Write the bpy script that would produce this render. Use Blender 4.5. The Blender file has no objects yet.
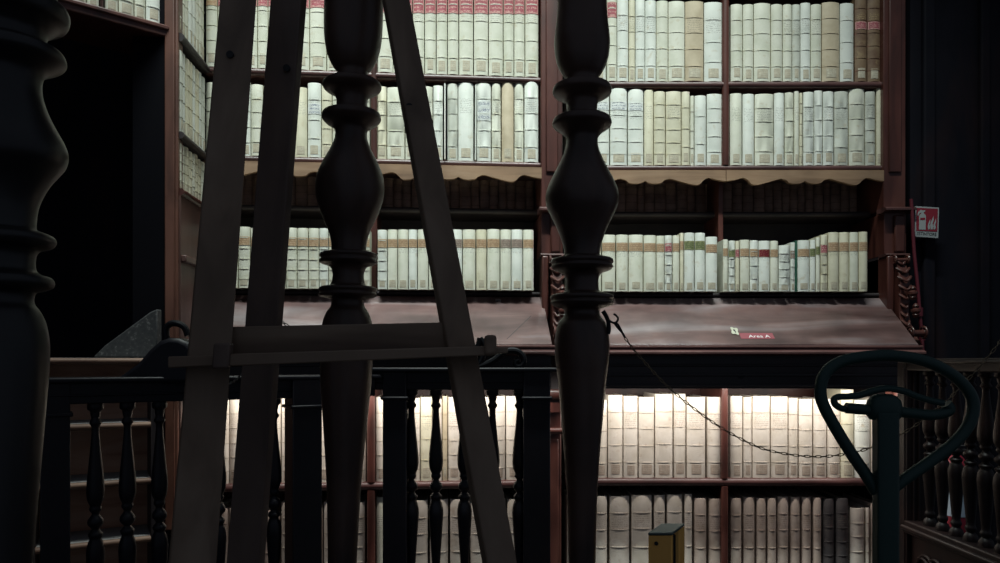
import bpy, math, random
from mathutils import Matrix, Vector
random.seed(7)
R_ = random.Random(11)
H = 1.15            # camera height above the floor
F = 714.0           # focal length in pixels of the 1000 px wide frame
HY = 362.0          # eye level in the frame
CX = 500.0
scene = bpy.context.scene
col = scene.collection

# ------------------------------------------------------------------ materials
def nodes_of(m):
    m.use_nodes = True
    nt = m.node_tree
    b = nt.nodes['Principled BSDF']
    return nt, b

def mk(name, color, rough=.6, metal=0, spec=.5, emit=None, es=0):
    m = bpy.data.materials.new(name)
    nt, b = nodes_of(m)
    b.inputs['Base Color'].default_value = (*color, 1)
    b.inputs['Roughness'].default_value = rough
    b.inputs['Metallic'].default_value = metal
    b.inputs['Specular IOR Level'].default_value = spec
    if emit:
        b.inputs['Emission Color'].default_value = (*emit, 1)
        b.inputs['Emission Strength'].default_value = es
    return m

def ramp(nt, fac, stops):
    r = nt.nodes.new('ShaderNodeValToRGB')
    el = r.color_ramp.elements
    while len(el) < len(stops): el.new(.5)
    for e, (p, c) in zip(el, stops):
        e.position = p; e.color = (*c, 1)
    nt.links.new(fac, r.inputs['Fac'])
    return r.outputs['Color']

def wood(name, dark, mid, light, rough=.45, scale=(3, 14, 14), spec=.5, bump=.15, detail=6, coat=0, blotch=.35):
    m = bpy.data.materials.new(name)
    nt, b = nodes_of(m)
    tc = nt.nodes.new('ShaderNodeTexCoord')
    mp = nt.nodes.new('ShaderNodeMapping'); mp.inputs['Scale'].default_value = scale
    nt.links.new(tc.outputs['Object'], mp.inputs['Vector'])
    n1 = nt.nodes.new('ShaderNodeTexNoise')
    n1.inputs['Scale'].default_value = 1; n1.inputs['Detail'].default_value = detail
    n1.inputs['Distortion'].default_value = .8
    nt.links.new(mp.outputs['Vector'], n1.inputs['Vector'])
    c1 = ramp(nt, n1.outputs['Fac'], [(.25, dark), (.5, mid), (.75, light)])
    n2 = nt.nodes.new('ShaderNodeTexNoise'); n2.inputs['Scale'].default_value = 6; n2.inputs['Detail'].default_value = 3
    nt.links.new(tc.outputs['Object'], n2.inputs['Vector'])
    mx = nt.nodes.new('ShaderNodeMix'); mx.data_type = 'RGBA'; mx.blend_type = 'MULTIPLY'
    mx.inputs[0].default_value = blotch
    c2 = ramp(nt, n2.outputs['Fac'], [(.3, (.35, .35, .38)), (.65, (1, 1, 1))])
    nt.links.new(c1, mx.inputs[6]); nt.links.new(c2, mx.inputs[7])
    nt.links.new(mx.outputs[2], b.inputs['Base Color'])
    b.inputs['Roughness'].default_value = rough
    b.inputs['Specular IOR Level'].default_value = spec
    b.inputs['Coat Weight'].default_value = coat
    b.inputs['Coat Roughness'].default_value = .25
    bp = nt.nodes.new('ShaderNodeBump'); bp.inputs['Strength'].default_value = bump; bp.inputs['Distance'].default_value = .002
    nt.links.new(n1.outputs['Fac'], bp.inputs['Height'])
    nt.links.new(bp.outputs['Normal'], b.inputs['Normal'])
    return m

def math_n(nt, op, a, b=None):
    n = nt.nodes.new('ShaderNodeMath'); n.operation = op
    for i, v in enumerate((a, b)):
        if v is None: continue
        if isinstance(v, (int, float)): n.inputs[i].default_value = v
        else: nt.links.new(v, n.inputs[i])
    return n.outputs[0]

def mixc(nt, fac, a, b, blend='MIX'):
    n = nt.nodes.new('ShaderNodeMix'); n.data_type = 'RGBA'; n.blend_type = blend
    if isinstance(fac, (int, float)): n.inputs[0].default_value = fac
    else: nt.links.new(fac, n.inputs[0])
    for i, v in ((6, a), (7, b)):
        if isinstance(v, tuple): n.inputs[i].default_value = (*v, 1)
        else: nt.links.new(v, n.inputs[i])
    return n.outputs[2]

def book_skin(name, c1, c2, hinge, ink=(.12, .11, .10), script=True, rough=.62, stain=(.45, .36, .22), lo=.6, hi=.8):
    """leather or vellum: mottled colour, grimy joints at the spine edges and (some books) lines of faded script"""
    m = bpy.data.materials.new(name)
    nt, b = nodes_of(m)
    tc = nt.nodes.new('ShaderNodeTexCoord'); oi = nt.nodes.new('ShaderNodeObjectInfo')
    add = nt.nodes.new('ShaderNodeVectorMath'); add.operation = 'ADD'
    nt.links.new(tc.outputs['Object'], add.inputs[0])
    sc = math_n(nt, 'MULTIPLY', oi.outputs['Random'], 37.0)
    cb = nt.nodes.new('ShaderNodeCombineXYZ')
    for i in range(3): nt.links.new(sc, cb.inputs[i])
    nt.links.new(cb.outputs[0], add.inputs[1])
    n1 = nt.nodes.new('ShaderNodeTexNoise'); n1.inputs['Scale'].default_value = 16; n1.inputs['Detail'].default_value = 5
    nt.links.new(add.outputs[0], n1.inputs['Vector'])
    base = ramp(nt, n1.outputs['Fac'], [(.3, c2), (.6, c1)])
    n2 = nt.nodes.new('ShaderNodeTexNoise'); n2.inputs['Scale'].default_value = 38; n2.inputs['Detail'].default_value = 4
    nt.links.new(add.outputs[0], n2.inputs['Vector'])
    st = ramp(nt, n2.outputs['Fac'], [(.60, (0, 0, 0)), (.78, (.55, .55, .55))])
    base = mixc(nt, st, base, stain)
    uv = nt.nodes.new('ShaderNodeUVMap'); uv.uv_map = 'UVMap'
    sp = nt.nodes.new('ShaderNodeSeparateXYZ'); nt.links.new(uv.outputs['UV'], sp.inputs[0])
    d = math_n(nt, 'ABSOLUTE', math_n(nt, 'SUBTRACT', sp.outputs['X'], .5))
    hf = math_n(nt, 'MULTIPLY', math_n(nt, 'SUBTRACT', d, .40), 9.0)
    hc = nt.nodes.new('ShaderNodeClamp'); nt.links.new(hf, hc.inputs[0])
    base = mixc(nt, math_n(nt, 'MULTIPLY', hc.outputs[0], .8), base, hinge)
    if script:
        # lines of handwriting: v bands x noise dashes
        fr = math_n(nt, 'FRACT', math_n(nt, 'MULTIPLY', sp.outputs['Y'], 44.0))
        line = math_n(nt, 'LESS_THAN', fr, .5)
        inr = math_n(nt, 'MULTIPLY', math_n(nt, 'GREATER_THAN', sp.outputs['Y'], lo), math_n(nt, 'LESS_THAN', sp.outputs['Y'], hi))
        inu = math_n(nt, 'LESS_THAN', d, .33)
        n3 = nt.nodes.new('ShaderNodeTexNoise'); n3.inputs['Scale'].default_value = 330; n3.inputs['Detail'].default_value = 1
        nt.links.new(add.outputs[0], n3.inputs['Vector'])
        dash = math_n(nt, 'GREATER_THAN', n3.outputs['Fac'], .5)
        who = math_n(nt, 'GREATER_THAN', oi.outputs['Random'], .35)
        t = math_n(nt, 'MULTIPLY', math_n(nt, 'MULTIPLY', line, inr), math_n(nt, 'MULTIPLY', inu, math_n(nt, 'MULTIPLY', dash, who)))
        base = mixc(nt, math_n(nt, 'MULTIPLY', t, .5), base, ink)
    nt.links.new(base, b.inputs['Base Color'])
    b.inputs['Roughness'].default_value = rough
    b.inputs['Specular IOR Level'].default_value = .35
    bp = nt.nodes.new('ShaderNodeBump'); bp.inputs['Strength'].default_value = .2; bp.inputs['Distance'].default_value = .003
    nt.links.new(n1.outputs['Fac'], bp.inputs['Height']); nt.links.new(bp.outputs['Normal'], b.inputs['Normal'])
    return m

def label_mat(name, c, ink, rows=5.0, thr=.5, amt=.8, frame=True, scale=260):
    m = bpy.data.materials.new(name)
    nt, b = nodes_of(m)
    tc = nt.nodes.new('ShaderNodeTexCoord')
    uv = nt.nodes.new('ShaderNodeUVMap'); uv.uv_map = 'UVMap'
    sp = nt.nodes.new('ShaderNodeSeparateXYZ'); nt.links.new(uv.outputs['UV'], sp.inputs[0])
    n = nt.nodes.new('ShaderNodeTexNoise'); n.inputs['Scale'].default_value = scale; n.inputs['Detail'].default_value = 1
    nt.links.new(tc.outputs['Object'], n.inputs['Vector'])
    fr = math_n(nt, 'FRACT', math_n(nt, 'MULTIPLY', sp.outputs['Y'], rows))
    line = math_n(nt, 'MULTIPLY', math_n(nt, 'GREATER_THAN', fr, .25), math_n(nt, 'LESS_THAN', fr, .75))
    dash = math_n(nt, 'GREATER_THAN', n.outputs['Fac'], thr)
    du = math_n(nt, 'ABSOLUTE', math_n(nt, 'SUBTRACT', sp.outputs['X'], .5))
    dv = math_n(nt, 'ABSOLUTE', math_n(nt, 'SUBTRACT', sp.outputs['Y'], .5))
    inside = math_n(nt, 'MULTIPLY', math_n(nt, 'LESS_THAN', du, .40), math_n(nt, 'LESS_THAN', dv, .42))
    t = math_n(nt, 'MULTIPLY', math_n(nt, 'MULTIPLY', line, dash), inside)
    if frame:
        e = math_n(nt, 'MAXIMUM', du, dv)
        fr2 = math_n(nt, 'MULTIPLY', math_n(nt, 'GREATER_THAN', e, .43), math_n(nt, 'LESS_THAN', e, .475))
        t = math_n(nt, 'MAXIMUM', t, fr2)
    n2 = nt.nodes.new('ShaderNodeTexNoise'); n2.inputs['Scale'].default_value = 60; n2.inputs['Detail'].default_value = 4
    nt.links.new(tc.outputs['Object'], n2.inputs['Vector'])
    base = ramp(nt, n2.outputs['Fac'], [(.35, tuple(x * .72 for x in c)), (.65, c)])
    nt.links.new(mixc(nt, math_n(nt, 'MULTIPLY', t, amt), base, ink), b.inputs['Base Color'])
    b.inputs['Roughness'].default_value = .6
    b.inputs['Specular IOR Level'].default_value = .3
    return m

M = {}
M['case'] = wood('reddish_walnut', (.024, .008, .006), (.078, .023, .017), (.13, .046, .033), rough=.42, scale=(12, 12, 2.5), coat=.15)
M['case_h'] = wood('reddish_walnut_level', (.034, .014, .013), (.085, .035, .032), (.15, .068, .062), rough=.42, scale=(2.5, 12, 14), coat=.15)
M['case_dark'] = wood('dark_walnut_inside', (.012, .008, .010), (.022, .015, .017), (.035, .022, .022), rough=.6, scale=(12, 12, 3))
M['case_warm'] = wood('warm_brown_walnut', (.055, .018, .010), (.13, .050, .032), (.20, .085, .055), rough=.5, scale=(12, 12, 2.5), coat=.08)
M['void'] = mk('unlit_black_board', (.004, .004, .006), .9, 0, .05)  # near-black colour imitates the unlit depth of the doorway
M['side_panel'] = wood('brown_side_panel', (.05, .022, .018), (.095, .045, .036), (.14, .072, .06), rough=.5, scale=(12, 12, 2))
M['desk'] = wood('worn_desk_board', (.045, .020, .018), (.150, .088, .082), (.30, .255, .255), rough=.33, scale=(1.6, 9, 9), coat=.2, blotch=.8)
M['valance'] = wood('pale_poplar', (.15, .085, .048), (.30, .185, .108), (.40, .265, .165), rough=.6, scale=(2, 16, 22), blotch=.45)
M['frieze'] = wood('black_walnut', (.006, .005, .008), (.014, .010, .013), (.028, .018, .02), rough=.4, scale=(2, 14, 14))
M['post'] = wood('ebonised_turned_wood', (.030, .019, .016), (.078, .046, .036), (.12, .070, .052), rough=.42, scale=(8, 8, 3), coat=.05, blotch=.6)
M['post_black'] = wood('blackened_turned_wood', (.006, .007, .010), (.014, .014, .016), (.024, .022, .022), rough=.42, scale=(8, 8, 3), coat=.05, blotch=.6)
M['rail'] = wood('dark_rail_wood', (.004, .004, .009), (.008, .008, .013), (.016, .012, .016), rough=.45, scale=(4, 10, 6), coat=0, spec=.35)
M['rail_red'] = wood('dark_reddish_rail_wood', (.004, .003, .004), (.012, .006, .006), (.030, .013, .011), rough=.45, scale=(4, 10, 6), coat=0, spec=.3)
M['easel'] = wood('plain_beech', (.14, .095, .065), (.235, .165, .115), (.31, .23, .165), rough=.65, scale=(14, 14, 2), blotch=.35)
M['easel_h'] = wood('plain_beech_level', (.15, .10, .07), (.245, .172, .12), (.32, .24, .17), rough=.65, scale=(2, 14, 14), blotch=.35)
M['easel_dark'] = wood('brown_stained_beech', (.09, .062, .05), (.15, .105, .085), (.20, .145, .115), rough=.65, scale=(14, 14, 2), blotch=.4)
M['shelf_unit'] = wood('brown_oak', (.10, .045, .03), (.20, .11, .07), (.28, .17, .11), rough=.6, scale=(2.5, 12, 18))
M['shelf_back'] = wood('brown_back_board', (.34, .14, .08), (.62, .34, .22), (.74, .46, .32), rough=.6, scale=(2.5, 12, 18))
M['grey_top'] = wood('grey_board', (.24, .23, .225), (.36, .35, .34), (.45, .44, .43), rough=.7, scale=(3, 12, 12))
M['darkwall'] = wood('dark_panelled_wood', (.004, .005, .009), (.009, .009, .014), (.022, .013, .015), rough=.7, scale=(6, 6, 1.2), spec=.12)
M['iron'] = mk('black_iron', (.012, .013, .016), .45, .6)
M['chain'] = mk('old_brass_chain', (.17, .13, .085), .5, .6)
M['chain_dark'] = mk('grey_steel_chain', (.17, .17, .17), .45, .7)
M['jack'] = mk('dark_green_enamel', (.010, .040, .036), .5, 0, .45)
M['rubber'] = mk('black_rubber', (.015, .015, .017), .8)
M['steel'] = mk('dull_steel', (.3, .3, .32), .4, .8)
M['yellow'] = mk('ochre_yellow_paint', (.95, .50, .12), .5)
M['capgrey'] = mk('grey_green_plastic', (.060, .080, .078), .55)
M['redpipe'] = mk('red_painted_pipe', (.11, .012, .022), .5)
M['red'] = mk('signal_red', (.24, .014, .03), .5)
M['signwhite'] = mk('sign_white', (.36, .39, .39), .5)
M['black'] = mk('black_ink', (.01, .012, .015), .6)
M['plate'] = mk('pale_brass_plate', (.55, .55, .44), .4, .3)
M['switch'] = mk('grey_switch_plastic', (.10, .12, .14), .5)
M['red_label'] = mk('pink_red_sticker', (.26, .055, .07), .6)
M['white_text'] = mk('white_lettering', (.8, .76, .76), .6)
M['pages'] = mk('aged_paper', (.48, .42, .33), .9)
M['blue_sheet'] = mk('pale_blue_paper', (.42, .52, .62), .6)
M['card'] = mk('white_card', (.70, .72, .66), .7)
M['plaster'] = None
m = bpy.data.materials.new('speckled_grey_plaster'); nt, b = nodes_of(m)
tc = nt.nodes.new('ShaderNodeTexCoord'); n1 = nt.nodes.new('ShaderNodeTexNoise'); n1.inputs['Scale'].default_value = 90; n1.inputs['Detail'].default_value = 6
nt.links.new(tc.outputs['Object'], n1.inputs['Vector'])
nt.links.new(ramp(nt, n1.outputs['Fac'], [(.3, (.025, .028, .032)), (.6, (.045, .046, .048)), (.75, (.16, .16, .16))]), b.inputs['Base Color'])
b.inputs['Roughness'].default_value = .8
M['plaster'] = m
HG = (.52, .45, .22)
SK = {
 'c': book_skin('cream_vellum', (.66, .66, .56), (.56, .57, .46), HG),
 'w': book_skin('white_vellum', (.70, .72, .66), (.60, .63, .57), (.50, .47, .30)),
 't': book_skin('tan_vellum', (.54, .46, .33), (.42, .35, .24), (.33, .25, .12)),
 'y': book_skin('yellowed_vellum', (.64, .61, .47), (.55, .52, .38), (.42, .33, .14)),
 'g': book_skin('greyish_vellum', (.58, .60, .53), (.46, .47, .40), (.36, .31, .18)),
 'p': book_skin('soft_parchment', (.66, .60, .53), (.55, .49, .41), (.38, .29, .18), ink=(.20, .12, .09), stain=(.38, .27, .20)),
 'q': book_skin('dull_rosy_parchment', (.52, .43, .37), (.40, .32, .26), (.28, .20, .14), ink=(.18, .08, .06), stain=(.30, .19, .14)),
 'L': book_skin('gilt_brown_leather', (.22, .15, .09), (.13, .07, .045), (.07, .03, .02), ink=(.55, .42, .2), stain=(.40, .30, .15)),
 'D': book_skin('charcoal_leather', (.085, .075, .075), (.045, .042, .045), (.02, .018, .02), ink=(.18, .15, .12), stain=(.14, .12, .11)),
 'B': book_skin('dark_brown_leather', (.46, .30, .22), (.26, .16, .12), (.022, .013, .010), ink=(.22, .16, .09), stain=(.16, .11, .07)),
 'G': book_skin('dark_green_cloth', (.02, .10, .06), (.015, .07, .045), (.01, .03, .02), script=False, stain=(.04, .12, .08)),
}
BAND_LINE = {k: mk('band_line_in_'+v, c, .8) for k, v, c in (('c','cream_vellum',(.42,.38,.24)),('w','white_vellum',(.42,.42,.34)),('t','tan_vellum',(.27,.18,.09)),('y','yellowed_vellum',(.40,.32,.14)),('g','greyish_vellum',(.33,.31,.22)),('p','soft_parchment',(.36,.28,.20)),('q','rosy_parchment',(.27,.18,.13)),('L','brown_leather',(.22,.05,.04)),('D','charcoal_leather',(.02,.018,.02)),('B','dark_leather',(.06,.03,.02)),('G','green_cloth',(.01,.04,.03)))}  # darker tone for the thin strips beside each raised band
LB = {
 'r': label_mat('red_title_label', (.40, .11, .13), (.66, .42, .36), 4.0, .52),
 'o': label_mat('ochre_title_label', (.46, .30, .18), (.62, .48, .32), 4.0, .5, .6),
 'n': label_mat('green_title_label', (.17, .20, .09), (.45, .42, .22), 4.0, .54, .6),
 'm': label_mat('maroon_title_label', (.20, .015, .03), (.5, .30, .15), 4.0, .58, .5),
 'k': label_mat('grey_brown_title_label', (.30, .23, .19), (.50, .42, .34), 4.0, .52, .6),
 'b': label_mat('white_paper_label', (.74, .77, .74), (.17, .19, .26), 3.0, .5, .8, frame=False),
}
CREST = label_mat('brown_stamped_shelf_mark', (.58, .54, .42), (.40, .32, .23), 5.0, .48, .6, scale=200)
CREST2 = label_mat('brown_stamped_shelf_mark_dull', (.50, .42, .345), (.33, .23, .18), 5.0, .48, .6, scale=200)

# ------------------------------------------------------------------ mesh building
class MB:
    def __init__(s): s.v = []; s.f = []; s.uv = {}; s.slot = {}
    def add(s, vs, fs):
        o = len(s.v); s.v += [tuple(v) for v in vs]; s.f += [tuple(i + o for i in f) for f in fs]; return s
    def box(s, x0, x1, y0, y1, z0, z1):
        return s.add([(x0,y0,z0),(x1,y0,z0),(x1,y1,z0),(x0,y1,z0),(x0,y0,z1),(x1,y0,z1),(x1,y1,z1),(x0,y1,z1)],
                     [(0,3,2,1),(4,5,6,7),(0,1,5,4),(1,2,6,5),(2,3,7,6),(3,0,4,7)])
    def hexa(s, c):   # 4 front corners (ccw from bottom left seen from -y), 4 back corners
        return s.add(c, [(0,1,2,3),(7,6,5,4),(1,0,4,5),(2,1,5,6),(3,2,6,7),(0,3,7,4)])
    def prism(s, poly, a, b, axis='y'):
        n = len(poly); vs = []
        for k in (a, b):
            for (p, q) in poly:
                vs.append({'y': (p, k, q), 'x': (k, p, q), 'z': (p, q, k)}[axis])
        fs = [tuple(range(n)), tuple(range(2*n-1, n-1, -1))] + [(i, n+i, n+(i+1) % n, (i+1) % n) for i in range(n)]
        return s.add(vs, fs)
    def lathe(s, prof, cx=0, cy=0, seg=32):
        n = len(prof); vs = []; fs = []
        for (r, z) in prof:
            for k in range(seg):
                a = 2*math.pi*k/seg; vs.append((cx + r*math.cos(a), cy + r*math.sin(a), z))
        for i in range(n-1):
            for k in range(seg):
                k2 = (k+1) % seg; fs.append((i*seg+k, i*seg+k2, (i+1)*seg+k2, (i+1)*seg+k))
        fs.append(tuple(range(seg))[::-1]); fs.append(tuple((n-1)*seg + k for k in range(seg)))
        return s.add(vs, fs)
    def tube(s, pts, r, seg=10, closed=False, flat=None):
        pts = [Vector(p) for p in pts]; n = len(pts); vs = []; fs = []
        rr = r if isinstance(r, (list, tuple)) else [r]*n
        prev = None
        for i, p in enumerate(pts):
            a = pts[(i-1) % n] if (closed or i > 0) else p
            b_ = pts[(i+1) % n] if (closed or i < n-1) else p
            t = (b_ - a).normalized()
            if prev is None:
                up = Vector((0, 0, 1)) if abs(t.z) < .9 else Vector((0, 1, 0))
                side = t.cross(up).normalized()
            else:
                side = (prev - t*prev.dot(t)).normalized()
            prev = side; up2 = side.cross(t).normalized()
            for k in range(seg):
                an = 2*math.pi*k/seg
                w = (flat or (1, 1))
                vs.append(p + side*math.cos(an)*rr[i]*w[0] + up2*math.sin(an)*rr[i]*w[1])
        m_ = n if closed else n-1
        for i in range(m_):
            j = (i+1) % n
            for k in range(seg):
                k2 = (k+1) % seg; fs.append((i*seg+k, j*seg+k, j*seg+k2, i*seg+k2))
        if not closed:
            fs.append(tuple(range(seg))); fs.append(tuple((n-1)*seg+k for k in range(seg))[::-1])
        return s.add(vs, fs)
    def build(s, name, mat, parent=None, bevel=0, smooth=True, angle=35, mw=None, bseg=2):
        me = bpy.data.meshes.new(name)
        me.from_pydata(s.v, [], s.f); me.update()
        if s.uv:
            l = me.uv_layers.new(name='UVMap')
            for p in me.polygons:
                for li in p.loop_indices:
                    l.data[li].uv = s.uv.get(me.loops[li].vertex_index, (.5, .5))
        import bmesh
        bm = bmesh.new(); bm.from_mesh(me); bmesh.ops.recalc_face_normals(bm, faces=bm.faces); bm.to_mesh(me); bm.free()
        if smooth:
            me.polygons.foreach_set('use_smooth', [True]*len(me.polygons))
            me.set_sharp_from_angle(angle=math.radians(angle))
        for m_ in (mat if isinstance(mat, (list, tuple)) else [mat]): me.materials.append(m_)
        for i_, k_ in s.slot.items(): me.polygons[i_].material_index = k_
        o = bpy.data.objects.new(name, me); col.objects.link(o)
        if parent: o.parent = parent
        if mw is not None: o.matrix_world = mw
        if bevel:
            b = o.modifiers.new('bevel', 'BEVEL'); b.width = bevel; b.segments = bseg; b.limit_method = 'ANGLE'
            b.angle_limit = math.radians(40); b.harden_normals = False
        return o

def smooth_pts(pts, n=6, closed=False):
    """Catmull-Rom through the points"""
    P = [Vector(p) for p in pts]; out = []; L = len(P)
    rng = range(L if closed else L-1)
    for i in rng:
        p1, p2 = P[i], P[(i+1) % L]
        p0 = P[(i-1) % L] if (closed or i > 0) else p1
        p3 = P[(i+2) % L] if (closed or i < L-2) else p2
        for k in range(n):
            t = k/n
            out.append(.5*((2*p1) + (p2-p0)*t + (2*p0-5*p1+4*p2-p3)*t*t + (3*p1-p0-3*p2+p3)*t**3))
    if not closed: out.append(P[-1])
    return out

def tag(o, label=None, cat=None, group=None, kind=None):
    if label: o['label'] = label
    if cat: o['category'] = cat
    if group: o['group'] = group
    if kind: o['kind'] = kind
    return o

def empty(name, loc=(0, 0, 0), rz=0):
    o = bpy.data.objects.new(name, None); o.empty_display_size = .1
    col.objects.link(o); o.location = loc; o.rotation_euler = (0, 0, rz)
    return o

class Frame:
    """an upright plane in the room: origin, direction along it; v runs away behind it"""
    def __init__(s, ox, oy, deg):
        s.O = (ox, oy); s.th = math.radians(deg)
        s.e = (math.cos(s.th), math.sin(s.th)); s.n = (-math.sin(s.th), math.cos(s.th))
    def hit(s, px, v=0.0):
        dx = (px-CX)/F
        t = (v + s.O[0]*s.n[0] + s.O[1]*s.n[1])/(dx*s.n[0] + s.n[1])
        P = (t*dx - s.O[0], t - s.O[1])
        return P[0]*s.e[0] + P[1]*s.e[1], t
    def u(s, px, v=0.0): return s.hit(px, v)[0]
    def z(s, px, py, v=0.0): return H + (HY-py)/F*s.hit(px, v)[1]
    def P(s, u, v, z=0.0): return Vector((s.O[0]+u*s.e[0]+v*s.n[0], s.O[1]+u*s.e[1]+v*s.n[1], z))
    def root(s, name): return empty(name, (s.O[0], s.O[1], 0), s.th)
FR = Frame(0, 3.0, 0)
FL = Frame(.2, 2.96, 4.57)
FS = Frame(-1.147, 2.565, 94.57)
FG = Frame(-1.196, 2.55, 39.4)
FT = Frame(-1.328, 2.2, 29.5)
def W(px, py, d): return Vector(((px-CX)/F*d, d, H + (HY-py)/F*d))

# ------------------------------------------------------------------ books
BANDS = {0: [], 2: [.3, .7], 3: [.25, .5, .78], 4: [.19, .40, .61, .80], 5: [.15, .31, .48, .65, .82], 6: [.13, .27, .42, .57, .72, .86]}
ORD = ['first', 'second', 'third', 'fourth', 'fifth', 'sixth', 'seventh', 'eighth', 'ninth', 'tenth', 'eleventh', 'twelfth', 'thirteenth', 'fourteenth', 'fifteenth', 'sixteenth', 'seventeenth', 'eighteenth', 'nineteenth', 'twentieth']
nbook = [0]
def spine_sec(w, bulge, n=9):
    out = []
    for k in range(n):
        a = -1 + 2*k/(n-1)
        out.append((a*w/2, -bulge*(1 - abs(a)**2.2)))
    return out
def patch(w, bulge, frac, z0, z1, off, name, mat, parent, n=9):
    mb = MB(); sec = []
    for k in range(n):
        a = (-1 + 2*k/(n-1))*frac
        sec.append((a*w/2, -bulge*(1-abs(a)**2.2) - off))
    for j, z in enumerate((z0, z1)):
        for i, (x, y) in enumerate(sec):
            mb.uv[len(mb.v)] = (i/(n-1), j); mb.v.append((x, y, z))
    for i in range(n-1): mb.f.append((i, i+1, n+i+1, n+i))
    # back rim gives the label its thickness
    o = len(mb.v)
    for j, z in enumerate((z0, z1)):
        for i, (x, y) in enumerate(sec): mb.uv[len(mb.v)] = (i/(n-1), j); mb.v.append((x, y+off*.9, z))
    for i in range(n-1):
        mb.f.append((o+i, i, i+1, o+i+1)[::-1]); mb.f.append((n+i, o+n+i, o+n+i+1, n+i+1)[::-1])
    return mb.build(name, mat, parent)
def book(w, h, depth, tone, bands, lab, stamp, mw, label, group, rough_edge=0.0, labpos=(.70, .82), bulge=None):
    """origin: bottom middle of the spine"""
    if bulge is None: bulge = min(.16*w + .002, .010)
    mb = MB()
    n = 9
    band_h = min(.0035, h*.012)
    zs = [(0, 0, 0)]
    pos = sorted(BANDS[bands])
    for p in pos:
        zc = h*(p + R_.uniform(-.006, .006))
        bo = .0019 if bands else 0
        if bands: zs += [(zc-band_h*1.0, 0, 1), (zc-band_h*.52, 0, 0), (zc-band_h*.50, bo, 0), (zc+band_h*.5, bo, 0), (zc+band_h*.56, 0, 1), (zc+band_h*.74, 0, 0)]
    zs += [(h-.004, 0, 0), (h, -.0015, 0)]
    sec0 = spine_sec(w, bulge, n)
    T = .003
    rows = []
    for (z, bo, _g) in zs:
        row = []
        row.append(((-w/2, depth, z), (.38, z/h)))
        row.append(((-w/2, .012, z), (.3, z/h)))
        row.append(((-w/2+.0008, .004, z), (0, z/h)))
        for i, (x, y) in enumerate(sec0):
            a = abs(-1+2*i/(n-1))
            wob = R_.uniform(-1, 1)*rough_edge
            row.append(((x*(.985 if a > .9 else 1), y - bo*(1-a**4) + wob, z), (.08+.84*i/(n-1), z/h)))
        row.append(((w/2-.0008, .004, z), (1, z/h)))
        row.append(((w/2, .012, z), (.7, z/h)))
        row.append(((w/2, depth, z), (.62, z/h)))
        rows.append(row)
    L = len(rows[0])
    for row in rows:
        for (p, uv) in row:
            mb.uv[len(mb.v)] = uv; mb.v.append(p)
    for j in range(len(rows)-1):
        for i in range(L-1):
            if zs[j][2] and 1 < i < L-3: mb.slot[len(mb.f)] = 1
            mb.f.append((j*L+i, j*L+i+1, (j+1)*L+i+1, (j+1)*L+i))
    # inner skin and rims (boards have thickness, the page block sits lower)
    inner = [(-w/2+T, depth), (-w/2+T, .010)] + [(x*(1-2*T/w), y+T+.004) for x, y in sec0[1:-1]] + [(w/2-T, .010), (w/2-T, depth)]
    # same count as outer: pad
    while len(inner) < L: inner.insert(2, inner[2]) if len(inner) % 2 else inner.insert(-2, inner[-3])
    for side, z in ((0, 0), (1, h)):
        base = 0 if side == 0 else (len(rows)-1)*L
        o = len(mb.v)
        for (x, y) in inner:
            mb.uv[len(mb.v)] = (.5, .5); mb.v.append((x, y, z))
        for i in range(L-1):
            f = (base+i, base+i+1, o+i+1, o+i); mb.f.append(f if side == 0 else f[::-1])
        if side == 0: ob = o
    for i in range(L-1):
        mb.f.append((ob+i, ob+i+1, o+i+1, o+i)[::-1])
    bk = mb.build('book', [SK[tone], BAND_LINE[tone]], None, mw=mw, angle=32)
    tag(bk, label, 'book', group)
    pg = MB().box(-w/2+T, w/2-T, .012, depth-.006, .003, h-.007).build('page_block', M['pages'], bk, smooth=False)
    if lab:
        a, b_ = labpos
        patch(w, bulge, .97, h*a, h*b_, .0008 if bands == 0 else .0012, 'title_label', LB[lab], bk)
    if stamp:
        fr = R_.uniform(.5, .66)
        lo = R_.uniform(.030, .05)
        patch(w, bulge, fr, h*lo, h*(lo+.115), .0010, 'shelf_mark', CREST if tone not in 'pqDB' else CREST2, bk)
    nbook[0] += 1
    return bk

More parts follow.
